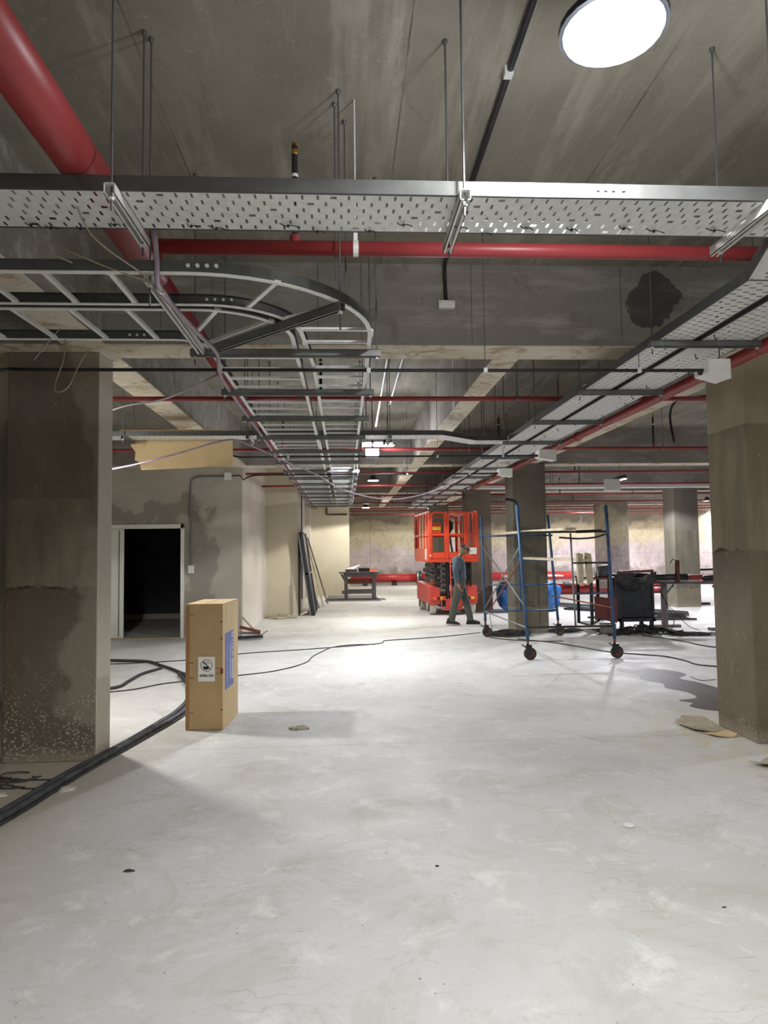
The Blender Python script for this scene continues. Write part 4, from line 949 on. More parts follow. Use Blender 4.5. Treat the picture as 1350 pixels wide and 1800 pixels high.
# heaps of wire
def heap(name, c, rx, ry, n, r, mat, label, cat, seed, hmax=.05, loops=False):
    rnd = random.Random(seed)
    t = thing(name, c, label, cat)
    mb = MB()
    for k in range(n):
        if loops:
            q = rnd.uniform(.55, 1); ph = rnd.uniform(0, 6); ox, oy = rnd.uniform(-.12, .12) * rx, rnd.uniform(-.12, .12) * ry
            pts = [(ox + rx * q * math.cos(ph + a * .5), oy + ry * q * math.sin(ph + a * .5), r + rnd.uniform(0, hmax)) for a in range(0, 14)]
        else:
            p = [rnd.uniform(-1, 1) * rx, rnd.uniform(-1, 1) * ry, r]
            a = rnd.uniform(0, 6); pts = []
            for s_ in range(5):
                pts.append((p[0], p[1], r + rnd.uniform(0, hmax) * max(0, 1 - (p[0] / rx) ** 2)))
                a += rnd.uniform(-1.2, 1.2); p[0] += math.cos(a) * rx * .3; p[1] += math.sin(a) * ry * .3
        mb.tube(smooth_path(pts, 3), r, 5)
    o = mb.build('tangled_strands', mat, t); o['kind'] = 'stuff'
    return t
h_ = heap('wire_scraps', (-2.62, 5.0, 0), .3, .12, 34, .006, M_CABLE, 'small heap of wire offcuts at the foot of the left column', 'wire scraps', 4, .05)
rock('plastic_film', (-2.36, 4.78, 0), (.1, .05, .012), M_PLASTF, 'crumpled clear plastic wrapper by the wire offcuts', 'wrapper', 8)
rock('plastic_film', (-1.9, 4.86, 0), (.06, .07, .015), M_PLASTF, 'crumpled clear plastic film beside the thick hose', 'wrapper', 9)
rock('dirt_scrap', (-1.10, 3.60, 0), (.028, .012, .01), M_BOOT, 'tiny brown scrap on the near floor at left', 'debris', 2)
rock('dirt_scrap', (.45, 3.52, 0), (.010, .007, .006), M_BOOT, 'tiny dark crumb on the near floor, middle of the frame', 'debris', 5)
rock('dirt_scrap', (1.66, 3.02, 0), (.012, .004, .004), M_BOOT, 'tiny dark sliver on the near floor at lower right', 'debris', 6)
heap('cable_coil', (3.0, 12.45, 0), .36, .26, 16, .009, M_CABLE, 'coil of black cable on the floor by the left rear scaffold leg', 'cable', 1, .07, True)
heap('cable_coil', (4.1, 12.75, 0), .35, .16, 10, .008, M_CABLE, 'loose coil of black cable beside the right rear scaffold leg', 'cable', 6, .05, True)
heap('cable_heap', (5.5, 12.35, 0), .55, .3, 60, .011, M_BLACK, 'tangled heap of black cables under the mesh cart and trestle', 'cable', 3, .12)
heap('cable_coil', (6.2, 12.0, 0), .6, .22, 5, .009, M_CABLE, 'wide loose loops of cable right of the tangled heap', 'cable', 12, .02, True)
# pallet bits near wall corner
t = thing('timber_scraps', (-1.7, 12.75, 0), 'little pile of broken reddish timber at the corner of the rendered wall', 'timber scraps')
o = (-1.7, 12.75, 0)
MB(o).bar((-1.92, 12.7, .22), (-1.55, 12.6, .14), .05, .05).build('board', M_RUST, t)
MB(o).bar((-1.9, 12.8, .40), (-1.62, 12.65, .13), .03, .03).build('board', M_WOOD, t)
MB(o).bar((-1.95, 12.6, .04), (-1.5, 12.65, .05), .1, .05).build('board', M_DARK, t); MB(o).bar((-1.6, 12.6, .03), (-1.45, 12.9, .12), .015, .015).build('rod', M_GALVD, t)
MB(o).bar((-1.93, 12.66, .12), (-1.55, 12.7, .1), .1, .04).build('board', M_WOODG, t)
heap('rubble_crumbs', (-1.62, 16.7, 0), .25, .4, 30, .016, M_RUBBLE, 'crumbs of plaster along the foot of the lime-washed wall', 'rubble', 21, .02)
# leaning steel panels -------------------------------------------------
def lean_panel(label, yA, yB, xb, xt, h, th, mat, frame=None):
    o = (xb, yA, 0); t = thing('framed_screen', o, label, 'panel')
    def pt(x_, y_, s_): return Vector((xb + (xt - xb) * s_ + x_, y_, h * s_))
    nx = Vector((h, 0, -(xt - xb))).normalized()
    def slab(y0, y1, s0, s1, a, b, m, nm):
        vs = [pt(0, y, s_) + nx * q for q in (a, b) for y, s_ in ((y0, s0), (y1, s0), (y1, s1), (y0, s1))]
        return MB(o).add(vs, [(0, 3, 2, 1), (4, 5, 6, 7), (0, 1, 5, 4), (1, 2, 6, 5), (2, 3, 7, 6), (3, 0, 4, 7)]).build(nm, m, t)
    return t, slab
t, slab = lean_panel('dark steel framed double panel leaning against the pale wall return', 16.95, 18.6, -.80, -1.10, 2.05, .1, M_DARK)
slab(16.95, 18.6, 0, .01, -.02, .06, M_DARK, 'frame_rail'); slab(16.95, 18.6, .49, .51, -.02, .065, M_GALVD, 'frame_rail'); slab(16.95, 18.6, .99, 1, -.02, .06, M_DARK, 'frame_rail')
slab(16.95, 17.02, 0, 1, -.02, .06, M_DARK, 'frame_post'); slab(18.53, 18.6, 0, 1, -.02, .06, M_DARK, 'frame_post')
slab(17.03, 18.52, .012, .488, 0, .03, M_DARK, 'panel_sheet'); slab(17.03, 18.52, .512, .988, 0, .03, M_DARK, 'panel_sheet')
slab(16.95, 18.6, 0, 1, -.06, -.03, M_GALVD, 'back_sheet')
# grid panel behind it
t = thing('wire_grid', (-1.15, 17.0, 0), 'upright wire mesh grid standing between the leaning panel and the wall', 'grid')
o = (-1.15, 17.0, 0)
MB(o).box(-1.15, -1.11, 16.98, 17.02, 0, 1.0).build('post', M_BLACK, t)
MB(o).bar((-1.13, 17.0, .95), (-1.13, 17.0, 1.92), .012, .012).build('post', M_DARK, t)
mb = MB(o)
for k in range(26): mb.bar((-1.14, 17.0, 1.0 + .035 * k), (-.99, 17.05, 1.0 + .035 * k), .005, .005)
w_ = mb.build('grid_wires', M_DARK, t); w_['kind'] = 'stuff'
MB(o).bar((-1.10, 17.02, .03), (-.93, 17.02, .1), .05, .05).build('foot_block', M_WOOD, t)
for k, (yb, xb, xt, hh, m, lab) in enumerate(((19.6, -.62, -1.1, 1.95, M_WOOD, 'pale timber batten leaning beyond the dark panel, the nearer'), (20.6, -.52, -1.12, 2.0, M_WOODG, 'grey batten leaning beyond the dark panel, the farther'), (19.1, -.72, -1.1, 1.2, M_GALVD, 'short grey tube leaning beside the dark panel'))):
    o = (xb, yb, 0); tag(MB(o).bar((xb, yb, .01), (xt, yb + .2, hh), .05, .03).build('leaning_batten', m, loc=o), lab, 'batten')
# workbench ------------------------------------------------------------
t = thing('workbench', (.43, 22.2, 0), 'low rough timber workbench standing on a dark mat at the end of the aisle', 'workbench')
o = (.43, 22.2, 0)
MB(o).box(-.2, 1.12, 21.85, 22.6, .86, .895).build('bench_top', M_WOODG, t)
MB(o).box(-.05, .98, 21.92, 21.98, .74, .86).build('apron', M_WOODG, t)
for (x, y) in ((-.02, 21.95), (.88, 21.95), (-.02, 22.5), (.88, 22.5)): MB(o).box(x, x + .11, y - .05, y + .05, 0, .86).build('leg', M_WOODG, t)
MB(o).box(-.1, .96, 21.87, 21.93, .2, .31).build('stretcher', M_WOODG, t); MB(o).box(.05, .9, 22.4, 22.45, .2, .28).build('stretcher', M_WOODG, t)
MB(o).box(.08, .88, 21.95, 22.45, .52, .55).build('shelf', M_RUST, t); MB(o).box(.08, .88, 21.97, 22.0, .56, .68).build('stored_board', M_RUST, t)
MB(o).bar((-.12, 21.96, .84), (.0, 21.96, .62), .05, .06).build('brace', M_WOODG, t); MB(o).bar((1.05, 21.96, .84), (.92, 21.96, .62), .05, .06).build('brace', M_WOODG, t)
MB(o).box(.1, .9, 22.0, 22.4, .30, .32).build('shelf', M_WOODG, t)
tag(MB((.2, 22.2, .895)).add([(.02, 22.1, .99), (.3, 22.1, 1.0), (.5, 22.2, 1.12), (.12, 22.3, 1.01), (.02, 22.1, .975), (.3, 22.1, .985), (.5, 22.2, 1.105), (.12, 22.3, .995)], [(0, 1, 2, 3), (7, 6, 5, 4), (0, 4, 5, 1), (1, 5, 6, 2), (2, 6, 7, 3), (3, 7, 4, 0)]).build('white_sheet', M_WHITE, loc=(.2, 22.2, .895)), 'bent white sheet lying on the wooden crate on the workbench', 'sheet')
tag(MB((.2, 22.2, .895)).box(.02, .4, 22.0, 22.3, .896, .978).build('wooden_crate', M_WOODG, loc=(.2, 22.2, .895), bevel=.01), 'flat wooden crate under the white sheet on the workbench', 'crate')
tag(MB((.6, 22.2, .895)).box(.44, .8, 22.05, 22.3, .896, 1.02).build('tool_box', M_DARK, loc=(.6, 22.2, .895), bevel=.02), 'dark tool box at the middle of the workbench top', 'box')
tag(MB((.9, 22.1, .895)).add([(.8, 22.0, .9), (1.06, 22.05, .9), (.86, 22.2, .9), (.83, 22.05, 1.0)], [(0, 1, 2), (0, 3, 1), (1, 3, 2), (2, 3, 0)]).build('orange_wedge', M_ORSH, loc=(.9, 22.1, .895)), 'orange plastic piece at the right end of the workbench top', 'plastic')
tag(MB((.2, 23, 0)).prism([(-.65, 21.45), (1.12, 21.3), (1.05, 24.1), (-.58, 24.1)], 0, .012).build('floor_mat', M_WOODG, loc=(.2, 23, 0)), 'grey board laid flat on the floor under the workbench', 'mat')
# big red pipe along the far floor --------------------------------------
t = thing('floor_pipe', (3, 30.6, 0), 'large red pipe with a flange lying in front of the far wall, left length', 'pipe'); o = (3, 30.6, 0)
MB(o).tube([(.3, 30.7, .32), (3.2, 30.6, .32)], .18, 24).build('pipe_length', M_REDD, t, smooth=True)
MB(o).tube([(3.2, 30.6, .32), (3.29, 30.6, .32)], .29, 24).build('flange', M_GALVD, t); MB(o).tube([(3.33, 30.6, .32), (3.42, 30.6, .32)], .29, 24).build('flange', M_DARK, t)
MB(o).tube([(3.4, 30.6, .32), (10.2, 30.4, .34)], .18, 24).build('pipe_length', M_REDD, t, smooth=True)
for x in (.9, 2.2, 5.2, 8.6): MB(o).box(x - .1, x + .1, 30.35, 30.85, 0, .15).build('timber_block', M_DARK, t)
MB(o).tube(smooth_path([(3.7, 30.5, .4), (4.0, 30.4, .62), (4.4, 30.4, .75)], 4), .08, 12).build('branch', M_REDD, t, smooth=True)
MB(o).lathe((3.75, 30.3, .55), [(.06, 0), (.08, .2), (.2, .25), (.2, .38), (.1, .42)], 14).build('valve_cap', M_TARP, t)
for k, (y, x0, x1, z, r_, lab) in enumerate(((26.6, 6.3, 12.5, .085, .085, 'red pipe length on the floor behind the blue scaffold, the rearmost'), (25.6, 6.4, 11.2, .085, .085, 'red pipe length on the floor behind the blue scaffold, the middle one'), (23.1, 7.0, 11.0, .09, .09, 'bright red pipe length on the floor behind the blue scaffold, the nearest'), (27.8, 12.2, 15.5, .09, .09, 'red pipe length on the floor beyond the pipe trestle'))):
    o = (x0, y, 0); tag(MB(o).tube([(x0, y, z), (x1, y - .3, z)], r_, 16).build('loose_pipe', M_RED if k == 2 else M_REDD, loc=o, smooth=True), lab, 'pipe', 'red pipe lengths on the far floor')
for k in range(5):
    x = 6.8 + k * .75; o = (x, 25.1, .17)
    tag(MB(o).bar((x, 25.0, .205), (x + .5, 26.9, .205), .25, .06).build('plank', M_WOOD if k % 2 else M_WOODG, loc=o), 'short plank lying over the red floor pipes, %s from left' % ORD[k], 'plank', 'planks over the red floor pipes')
# ------------------------------------------------------------------ SCISSOR LIFT
L = thing('scissor_lift', (2.62, 16.45, 0), 'orange and red scissor lift parked in the aisle with its platform lowered', 'lift', rz=R(2.5))
hw = .58
# chassis
MB().add([(-hw, .0, .26), (-.33, .0, .26), (-.33, 2.1, .26), (-hw, 2.1, .26), (-hw, 0, .70), (-.33, 0, .70), (-.33, 2.1, .74), (-hw, 2.1, .74)], [(0, 3, 2, 1), (4, 5, 6, 7), (0, 1, 5, 4), (1, 2, 6, 5), (2, 3, 7, 6), (3, 0, 4, 7)]).build('chassis_side', M_ORED, L, bevel=.015)
MB().add([(.33, .0, .26), (hw, .0, .26), (hw, 2.1, .26), (.33, 2.1, .26), (.33, 0, .70), (hw, 0, .70), (hw, 2.1, .74), (.33, 2.1, .74)], [(0, 3, 2, 1), (4, 5, 6, 7), (0, 1, 5, 4), (1, 2, 6, 5), (2, 3, 7, 6), (3, 0, 4, 7)]).build('chassis_side', M_ORED, L, bevel=.015)
MB().box(-.33, .33, .05, 2.05, .2, .45).build('chassis_floor', M_BLACK, L)
MB().box(-hw - .005, -.2, -.03, .04, .36, .46).build('bumper', M_ORED, L, bevel=.006); MB().box(.2, hw + .005, -.03, .04, .36, .46).build('bumper', M_ORED, L, bevel=.006)
MB().box(-.2, .2, .0, .05, .12, .40).build('front_plate', M_ORED, L, bevel=.01)
for s_ in (-1, 1):
    MB().box(s_ * .28 - .055, s_ * .28 + .0, -.036, -.03, .37, .45).build('yellow_marker', M_YEL, L); MB().box(s_ * .46 - .045, s_ * .46 + .04, -.036, -.03, .38, .44).build('marker_lamp', M_YEL if s_ > 0 else M_ORSH, L)
    MB().box(s_ * .37 - .04, s_ * .37 + .03, -.036, -.03, .38, .44).build('marker_recess', M_BLACK, L)
    for y in (.28, 1.75):
        wl = MB().tube([(s_ * (hw - .02) - s_ * .15, y, .19), (s_ * (hw - .02), y, .19)], .19, 24).build('wheel', M_TYRE, L, bevel=.02)
        MB().tube([(s_ * (hw - .02), y, .19), (s_ * (hw - .005), y, .19)], .11, 16).build('hub', M_DARK, wl)
    MB().box(s_ * hw - .006, s_ * hw + .006, .6, 1.4, .34, .6).build('side_door', M_ORED, L)
# scissor stack
def arm(x, z0, z1, y0=.12, y1=2.0, m=M_DARK):
    o = MB().bar((x, y0, z0), (x, y1, z1), .05, .085).build('scissor_arm', m, L, bevel=.006); return o
for k in range(5):
    zb = .62 + k * .14
    for x in (-.40, .40):
        arm(x, zb + (.14 if k % 2 else 0), zb + (0 if k % 2 else .14)); arm(x * .84, zb + (0 if k % 2 else .14), zb + (.14 if k % 2 else 0), m=M_BLACK)
    for x in (-.43, .43): MB().tube([(x, .14, zb + .07), (x + .02, .14, zb + .07)], .03, 10).build('pivot_pin', M_GALVD, L)
# slanted fronts of the arms seen end on
for k in range(5):
    z0 = 1.26 - k * .13
    MB().bar((-.46, -.0, z0), (-.16, .02, z0 - .10), .03, .075).build('arm_end', M_DARK, L, bevel=.005)
    MB().tube([(-.4, -.02, z0 - .02), (-.4, .03, z0 - .02)], .03, 10).build('pivot_pin', M_BLACK, L); MB().tube([(-.3, -.025, z0 - .055), (-.3, .03, z0 - .055)], .022, 10).build('pivot_pin', M_GALVD, L)
MB().box(-.17, -.10, -.02, .1, .42, 1.28).build('guide_post', M_BLACK, L); MB().box(.40, .45, .0, .1, .68, 1.28).build('guide_post', M_BLACK, L)
MB().box(-.08, .38, .05, .3, .72, 1.25).build('hydraulic_block', M_BLACK, L, bevel=.02)
MB().box(-.5, -.28, .1, .5, .74, .84).build('battery_tray', M_RUST, L, bevel=.01)
# ladder
mb = MB(); lad = MB().tube(smooth_path([(-.08, -.06, 1.26), (-.08, -.07, .7), (-.08, -.07, .2), (-.12, -.06, .14), (-.28, -.06, .14), (-.31, -.06, .2), (-.31, -.05, .4)], 4), .016, 8).build('ladder_rail', M_ORED, L, smooth=True)
MB().tube([(.18, -.06, 1.26), (.18, -.07, .15)], .016, 8).build('ladder_rail', M_ORED, L, smooth=True)
for z in (.14, .36, .62, .90, 1.18): MB().tube([(-.08, -.065, z), (.18, -.065, z)], .014, 8).build('ladder_rung', M_ORED, L)
# platform
px0, px1, py0, py1 = -.6, .6, -.08, 2.25
MB().box(px0, px1, py0, py1, 1.30, 1.40).build('platform_deck', M_ORANGE, L, bevel=.008)
MB().box(px0 - .012, px0, .0, py1 - .1, 1.28, 1.62).build('side_skirt', M_ORANGE, L); MB().box(px1, px1 + .012, .0, py1 - .1, 1.28, 1.62).build('side_skirt', M_ORANGE, L)
MB().box(px0, px1, py0 - .006, py0, 1.28, 1.40).build('front_skirt', M_ORANGE, L)
ZT, ZM = 2.50, 1.94
def post(x, y, z0=1.36, z1=ZT, w_=.055): return MB().box(x - w_ / 2, x + w_ / 2, y - .02, y + .02, z0, z1).build('guardrail_post', M_ORANGE, L, bevel=.005)
def rail(p0, p1, h=.05, nm='guardrail'): return MB().bar(p0, p1, .035, h).build(nm, M_ORANGE, L, bevel=.005)
def hoop(xa, xb, y, z0, z1, r_=.09):
    pts = [(xa, y, z0), (xa, y, z1 - r_)] + [(xa + r_ - r_ * math.cos(R(a)), y, z1 - r_ + r_ * math.sin(R(a))) for a in (22, 45, 68, 90)] + [(xb - r_ + r_ * math.sin(R(a)), y, z1 - r_ + r_ * math.cos(R(a))) for a in (0, 22, 45, 68, 90)] + [(xb, y, z0)]
    return MB().tube(pts, .023, 8).build('guardrail_hoop', M_ORANGE, L, smooth=True)
for yy in (py0, py1):
    for (xa, xb) in ((-.53, -.20), (-.12, .28), (.33, .55)): hoop(xa, xb, yy, 1.36, ZT - .02)
    for x in (-.58, -.165, .305, .585): post(x, yy)
    rail((px0, yy, ZM), (px1, yy, ZM)); rail((px0, yy, 1.44), (px1, yy, 1.44), .14, 'toe_board')
for x in (px0 + .02, px1 - .02):
    rail((x, py0, ZT), (x, py1, ZT), .04); rail((x, py0, ZM), (x, py1, ZM)); rail((x, py0, 1.46), (x, py1, 1.46), .16, 'toe_board')
    for y in (.3, .75, 1.2, 1.7, 2.2): MB().box(x - .018, x + .018, y - .03, y + .03, 1.36, ZT).build('guardrail_post', M_ORANGE, L)
MB().box(-.46, -.22, .3, .45, 1.98, 2.22).build('control_box', M_ORED, L, bevel=.01); MB().box(-.47, -.24, .28, .3, 2.06, 2.15).build('yellow_label', M_YEL, L); MB().box(-.47, -.24, .28, .3, 2.17, 2.24).build('red_label', M_ORED, L)
MB().lathe((.02, .5, 2.0), [(.03, 0), (.1, .1), (.1, .25), (.04, .3)], 12).build('tool_bag', M_BLACK, L)
MB().tube(smooth_path([(.02, .5, 2.0), (.05, .5, 1.75), (.1, .5, 1.45)], 4), .03, 8).build('hanging_strap', M_BLACK, L)
MB().tube(smooth_path([(.1, .9, 2.2), (.25, .9, 2.28), (.38, .9, 2.2), (.36, .9, 1.6)], 4), .012, 6).build('power_cord', M_ORED, L)
MB().lathe((.34, .25, 1.45), [(.05, 0), (.09, .05), (.08, .22), (.04, .3), (.06, .36), (.05, .42)], 12).build('extinguisher', M_RED, L)
MB().box(-.585, -.55, py0 - .022, py0 - .018, 1.42, 1.46).build('rivet_plate', M_WHITE, L)
MB().box(px0 - .016, px0 - .012, .2, .45, 1.34, 1.6).build('white_marking', M_WHITE, L); MB().box(.38, .56, py0 - .04, py0 - .035, 1.46, 1.62).build('rating_plate', M_WHITE, L)
# ------------------------------------------------------------------ SCAFFOLD
S = thing('scaffold_tower', (3.2, 11, 0), 'blue tubular rolling scaffold tower with planks, in front of the aisle column', 'scaffold'); o = (3.2, 11, 0)
C4 = [(2.60, 9.71), (3.86, 9.69), (2.53, 12.32), (3.86, 12.3)]
tops = [(2.49, 9.71, 2.22), (3.79, 9.69, 2.2), (2.49, 12.32, 2.18), (3.72, 12.3, 2.2)]
for (x, y), (tx, ty, tz) in zip(C4, tops):
    MB(o).tube([(x, y, .28), (tx, ty, tz)], .024, 12).build('standard', M_BLUEP, S, smooth=True)
    ca = MB(o).tube([(x, y, .17), (x, y, .36)], .018, 10).build('castor_stem', M_RUST, S, smooth=True)
    MB(o).box(x - .02, x + .05, y - .035, y - .027, .07, .21).box(x - .02, x + .05, y + .027, y + .035, .07, .21).box(x - .02, x + .05, y - .035, y + .035, .2, .21).build('castor_fork', M_DARK, ca)
    MB(o).tube([(x + .03, y - .024, .09), (x + .03, y + .024, .09)], .09, 24).build('castor_wheel', M_CABLE, ca, bevel=.008)
    MB(o).tube([(x + .03, y - .028, .09), (x + .03, y + .028, .09)], .05, 14).build('castor_hub', M_RUST, ca)
    MB(o).bar((x - .02, y, .17), (x - .09, y - .02, .22), .03, .012).build('brake_lever', M_DARK, ca)
def hb(p0, p1, r_=.016, m=M_BLUEP, nm='ledger'): return MB(o).tube([p0, p1], r_, 10).build(nm, m, S, smooth=True)
for (ya, xa, xb) in ((9.70, 2.6, 3.86), (12.31, 2.53, 3.86)):
    dk = M_BLACK if ya < 10 else M_BLUEP
    hb((xa - .01, ya, .46), (xb, ya, .46), m=dk); hb((xa - .09, ya, 1.82), (xb - .06, ya, 1.82), m=dk)
    xi = xa + .70 if ya < 10 else xa + .66
    hb((xi - .04, ya, 1.8), (xi + .0, ya, .46), .014, M_GALVD if ya < 10 else M_BLUEP, 'inner_standard')
    hb((xi - .02, ya, 1.37), (xb - .04, ya, 1.37), .014, dk); hb((xi - .01, ya, .93), (xb - .02, ya, .93), .014)
hb((2.6, 12.31, .93), (3.86, 12.31, .93), .013)
MB(o).tube(smooth_path([(3.08, 9.66, 1.74), (3.35, 9.64, 1.72), (3.6, 9.66, 1.735), (3.77, 9.69, 1.78)], 4), .013, 8).build('lashed_bar', M_DARK, S)
MB(o).tube(smooth_path([(2.49, 9.71, 2.2), (2.47, 9.71, 2.26), (2.4, 9.7, 2.29), (2.3, 9.69, 2.3)], 4), .02, 8).build('taped_end', M_BLACK, S)
for (xa, xb, lo) in ((2.55, 2.52, 0), (3.82, 3.8, 1)):
    if not lo:
        hb((xa, 9.72, 1.66), (xb, 12.3, .52), .011, M_GALVD, 'cross_brace'); hb((xb - .03, 12.3, 1.66), (xa + .03, 9.72, .75), .011, M_GALVD, 'cross_brace')
        hb((xa + .02, 9.8, 1.45), (xb + .02, 12.2, .42), .011, M_RUST, 'cross_brace')
    else:
        hb((xb - .04, 12.3, .72), (xa + .02, 9.72, .72), .012, M_RUST, 'side_ledger')
hb((2.58, 9.72, .46), (2.52, 12.3, .46), .011, M_GALVD, 'cross_brace')
MB(o).tube([(3.35, 9.70, 1.82), (3.72, 9.70, 1.83)], .022, 8).build('tape_wrap', M_BLACK, S)
MB(o).tube(smooth_path([(2.5, 12.2, 1.8), (2.56, 12.1, 1.4), (2.6, 12.15, 1.0), (2.58, 12.2, .5), (2.62, 12.1, .05)], 5), .005, 6).build('hanging_cord', M_BLACK, S)
def plank(p0, p1, wd, label):
    p0 = Vector(p0); p1 = Vector(p1)
    return tag(MB(p0).bar(p0, p1, wd, .038).build('scaffold_plank', M_WOOD, loc=p0), label, 'plank', 'planks on the scaffold')
plank((2.82, 12.4, 1.862), (3.24, 9.62, 1.862), .16, 'pale timber plank on the upper bars of the scaffold')
plank((3.28, 12.45, 1.408), (3.46, 9.62, 1.408), .16, 'pale timber plank on the lower bars of the scaffold')
for k, (x, dx) in enumerate(((3.38, .0), (3.50, .02))):
    o2 = (x, 9.66, 1.37); t = thing('cloth_strip', o2, 'pale folded strip of cloth hung over the scaffold bar, %s one' % ('left' if not k else 'right'), 'cloth', 'cloth strips on the scaffold bar')
    MB(o2).add([(x - .04, 9.64, 1.52), (x + .04, 9.64, 1.50), (x + .05 + dx, 9.66, 1.10), (x - .03 + dx, 9.66, 1.06), (x - .04, 9.75, 1.52), (x + .04, 9.75, 1.50), (x + .05 + dx, 9.73, 1.10), (x - .03 + dx, 9.73, 1.06)], [(0, 1, 2, 3), (7, 6, 5, 4), (0, 4, 5, 1), (1, 5, 6, 2), (2, 6, 7, 3), (3, 7, 4, 0)]).build('strip', M_WOOD, t, bevel=.012)
    MB(o2).box(x - .045, x + .045, 9.63, 9.76, 1.36, 1.38).build('black_band', M_BLACK, t)
# ------------------------------------------------------------------ BLUE TARP BUNDLE
def cloth_blob(name, c, s, mat, label, seed):
    from mathutils import noise
    bm = bmesh.new(); bmesh.ops.create_uvsphere(bm, u_segments=48, v_segments=28, radius=1)
    for v in bm.verts:
        d_ = v.co.copy()
        sup = Vector([math.copysign(abs(q) ** .55, q) for q in d_])
        fold = .08 * math.sin(math.atan2(d_.y, d_.x) * 13 + noise.noise(d_ * 2) * 5) * (1 - abs(d_.z) ** 3)
        q = 1 + fold + noise.noise(d_ * 3 + Vector((seed, 0, 0))) * .12
        v.co = Vector((sup.x * s[0] * q, sup.y * s[1] * q, max(0, (sup.z + .95) / 1.95 * s[2] * (1 + noise.noise(d_ * 2.5) * .08))))
    me = bpy.data.meshes.new(name); bm.to_mesh(me); bm.free(); me.materials.append(mat)
    for p in me.polygons: p.use_smooth = True
    ob = bpy.data.objects.new(name, me); COL.objects.link(ob); ob.location = c
    return tag(ob, label, 'tarpaulin') if label else ob
cloth_blob('tarp_bundle', (4.62, 17.1, 0), (.72, .45, .80), M_TARP, 'crumpled blue tarpaulin bundle partly hidden behind the aisle column', 2)
tag(MB((4.7, 16.9, .872)).box(3.98, 5.45, 16.8, 17.3, .872, .90).build('white_board', M_WHITE, loc=(4.7, 16.9, .872), bevel=.01), 'white board lying on top of the blue tarpaulin bundle', 'board')
# ------------------------------------------------------------------ STEEL TABLE, MESH CART, TRESTLE
t = thing('steel_table', (4.95, 12.9, 0), 'maroon steel table with a hanging side sheet, behind the scaffold', 'table'); o = (4.95, 12.9, 0)
MB(o).box(4.56, 5.05, 12.55, 13.4, .99, 1.03).build('table_top', M_MAROON, t, bevel=.005)
for (x, y) in ((4.58, 12.58), (4.58, 13.32), (4.98, 12.58), (4.98, 13.32)): MB(o).box(x, x + .05, y, y + .05, .1, .99).build('leg', M_BLACK, t)
MB(o).add([(4.64, 12.54, .28), (5.04, 12.5, .18), (5.04, 12.5, .63), (4.64, 12.54, .68), (4.64, 12.56, .28), (5.04, 12.52, .18), (5.04, 12.52, .63), (4.64, 12.56, .68)], [(0, 1, 2, 3), (7, 6, 5, 4), (0, 4, 5, 1), (1, 5, 6, 2), (2, 6, 7, 3), (3, 7, 4, 0)]).build('side_sheet', M_MAROON, t)
MB(o).box(4.6, 5.03, 12.56, 13.34, .1, .14).build('lower_frame', M_BLACK, t)
t = thing('tool_case', (4.98, 12.8, 1.03), 'dark red machine case with a white top on the maroon table', 'case')
MB((4.98, 12.8, 1.03)).add([(4.80, 12.66, 1.03), (5.04, 12.66, 1.03), (5.04, 12.95, 1.03), (4.80, 12.95, 1.03), (4.84, 12.7, 1.22), (5.02, 12.7, 1.25), (5.02, 12.92, 1.25), (4.84, 12.92, 1.22)], [(0, 3, 2, 1), (4, 5, 6, 7), (0, 1, 5, 4), (1, 2, 6, 5), (2, 3, 7, 6), (3, 0, 4, 7)]).build('case_body', M_DARK, t, bevel=.02)
MB((4.98, 12.8, 1.03)).box(4.86, 4.99, 12.72, 12.88, 1.235, 1.255).build('case_top', M_WHITE, t)
for k in range(3):
    x = 4.62 + k * .05; o2 = (x, 12.7, 1.03); tag(MB(o2).tube(smooth_path([(x - .03, 12.66, 1.04), (x - .035, 12.66, 1.14), (x + .0, 12.66, 1.2), (x + .03, 12.66, 1.14), (x + .035, 12.66, 1.04)], 3), .01, 6).build('white_hook', M_WHITE, loc=o2), 'white bent hook standing on the maroon table, %s of three' % ORD[k], 'hook', 'white hooks on the maroon table')
tag(MB((4.82, 12.4, 0)).box(4.70, 4.94, 12.3, 12.5, 0, .19).build('concrete_block', M_BLOCK, loc=(4.82, 12.4, 0), bevel=.008), 'grey concrete block on the floor at the foot of the maroon table', 'block')
t = thing('mesh_cart', (5.45, 12.7, 0), 'black wheeled steel cart with perforated mesh side, draped with cable', 'cart'); o = (5.45, 12.7, 0)
MB(o).box(5.08, 5.78, 12.5, 13.1, .2, .26).build('base', M_DARK, t); MB(o).box(5.10, 5.13, 12.52, 13.08, .24, 1.08).build('side_panel', M_DARK, t); MB(o).box(5.73, 5.76, 12.52, 13.08, .24, 1.08).build('side_panel', M_DARK, t); MB(o).box(5.1, 5.76, 13.05, 13.08, .24, 1.08).build('back_panel', M_DARK, t)
mb = MB(o)
nx_, nz_ = 18, 22
for i in range(nx_):
    for j in range(nz_):
        x = 5.13 + (i + .5) * .6 / nx_; z = .28 + (j + .5) * .72 / nz_; a = .6 / nx_ / 2; b = .72 / nz_ / 2
        vs = [(x - a, 12.52, z - b), (x + a, 12.52, z - b), (x + a, 12.52, z + b), (x - a, 12.52, z + b), (x, 12.52, z - b * .62), (x + a * .62, 12.52, z), (x, 12.52, z + b * .62), (x - a * .62, 12.52, z)]
        mb.add(vs, [(0, 1, 5, 4), (1, 2, 6, 5), (2, 3, 7, 6), (3, 0, 4, 7)])
m_ = mb.build('mesh_panel', M_DARK, t); m_['kind'] = 'stuff'
for (x, y) in ((5.10, 12.5), (5.74, 12.5)): MB(o).box(x - .02, x + .02, y, y + .04, .2, 1.14).build('corner_post', M_DARK, t)
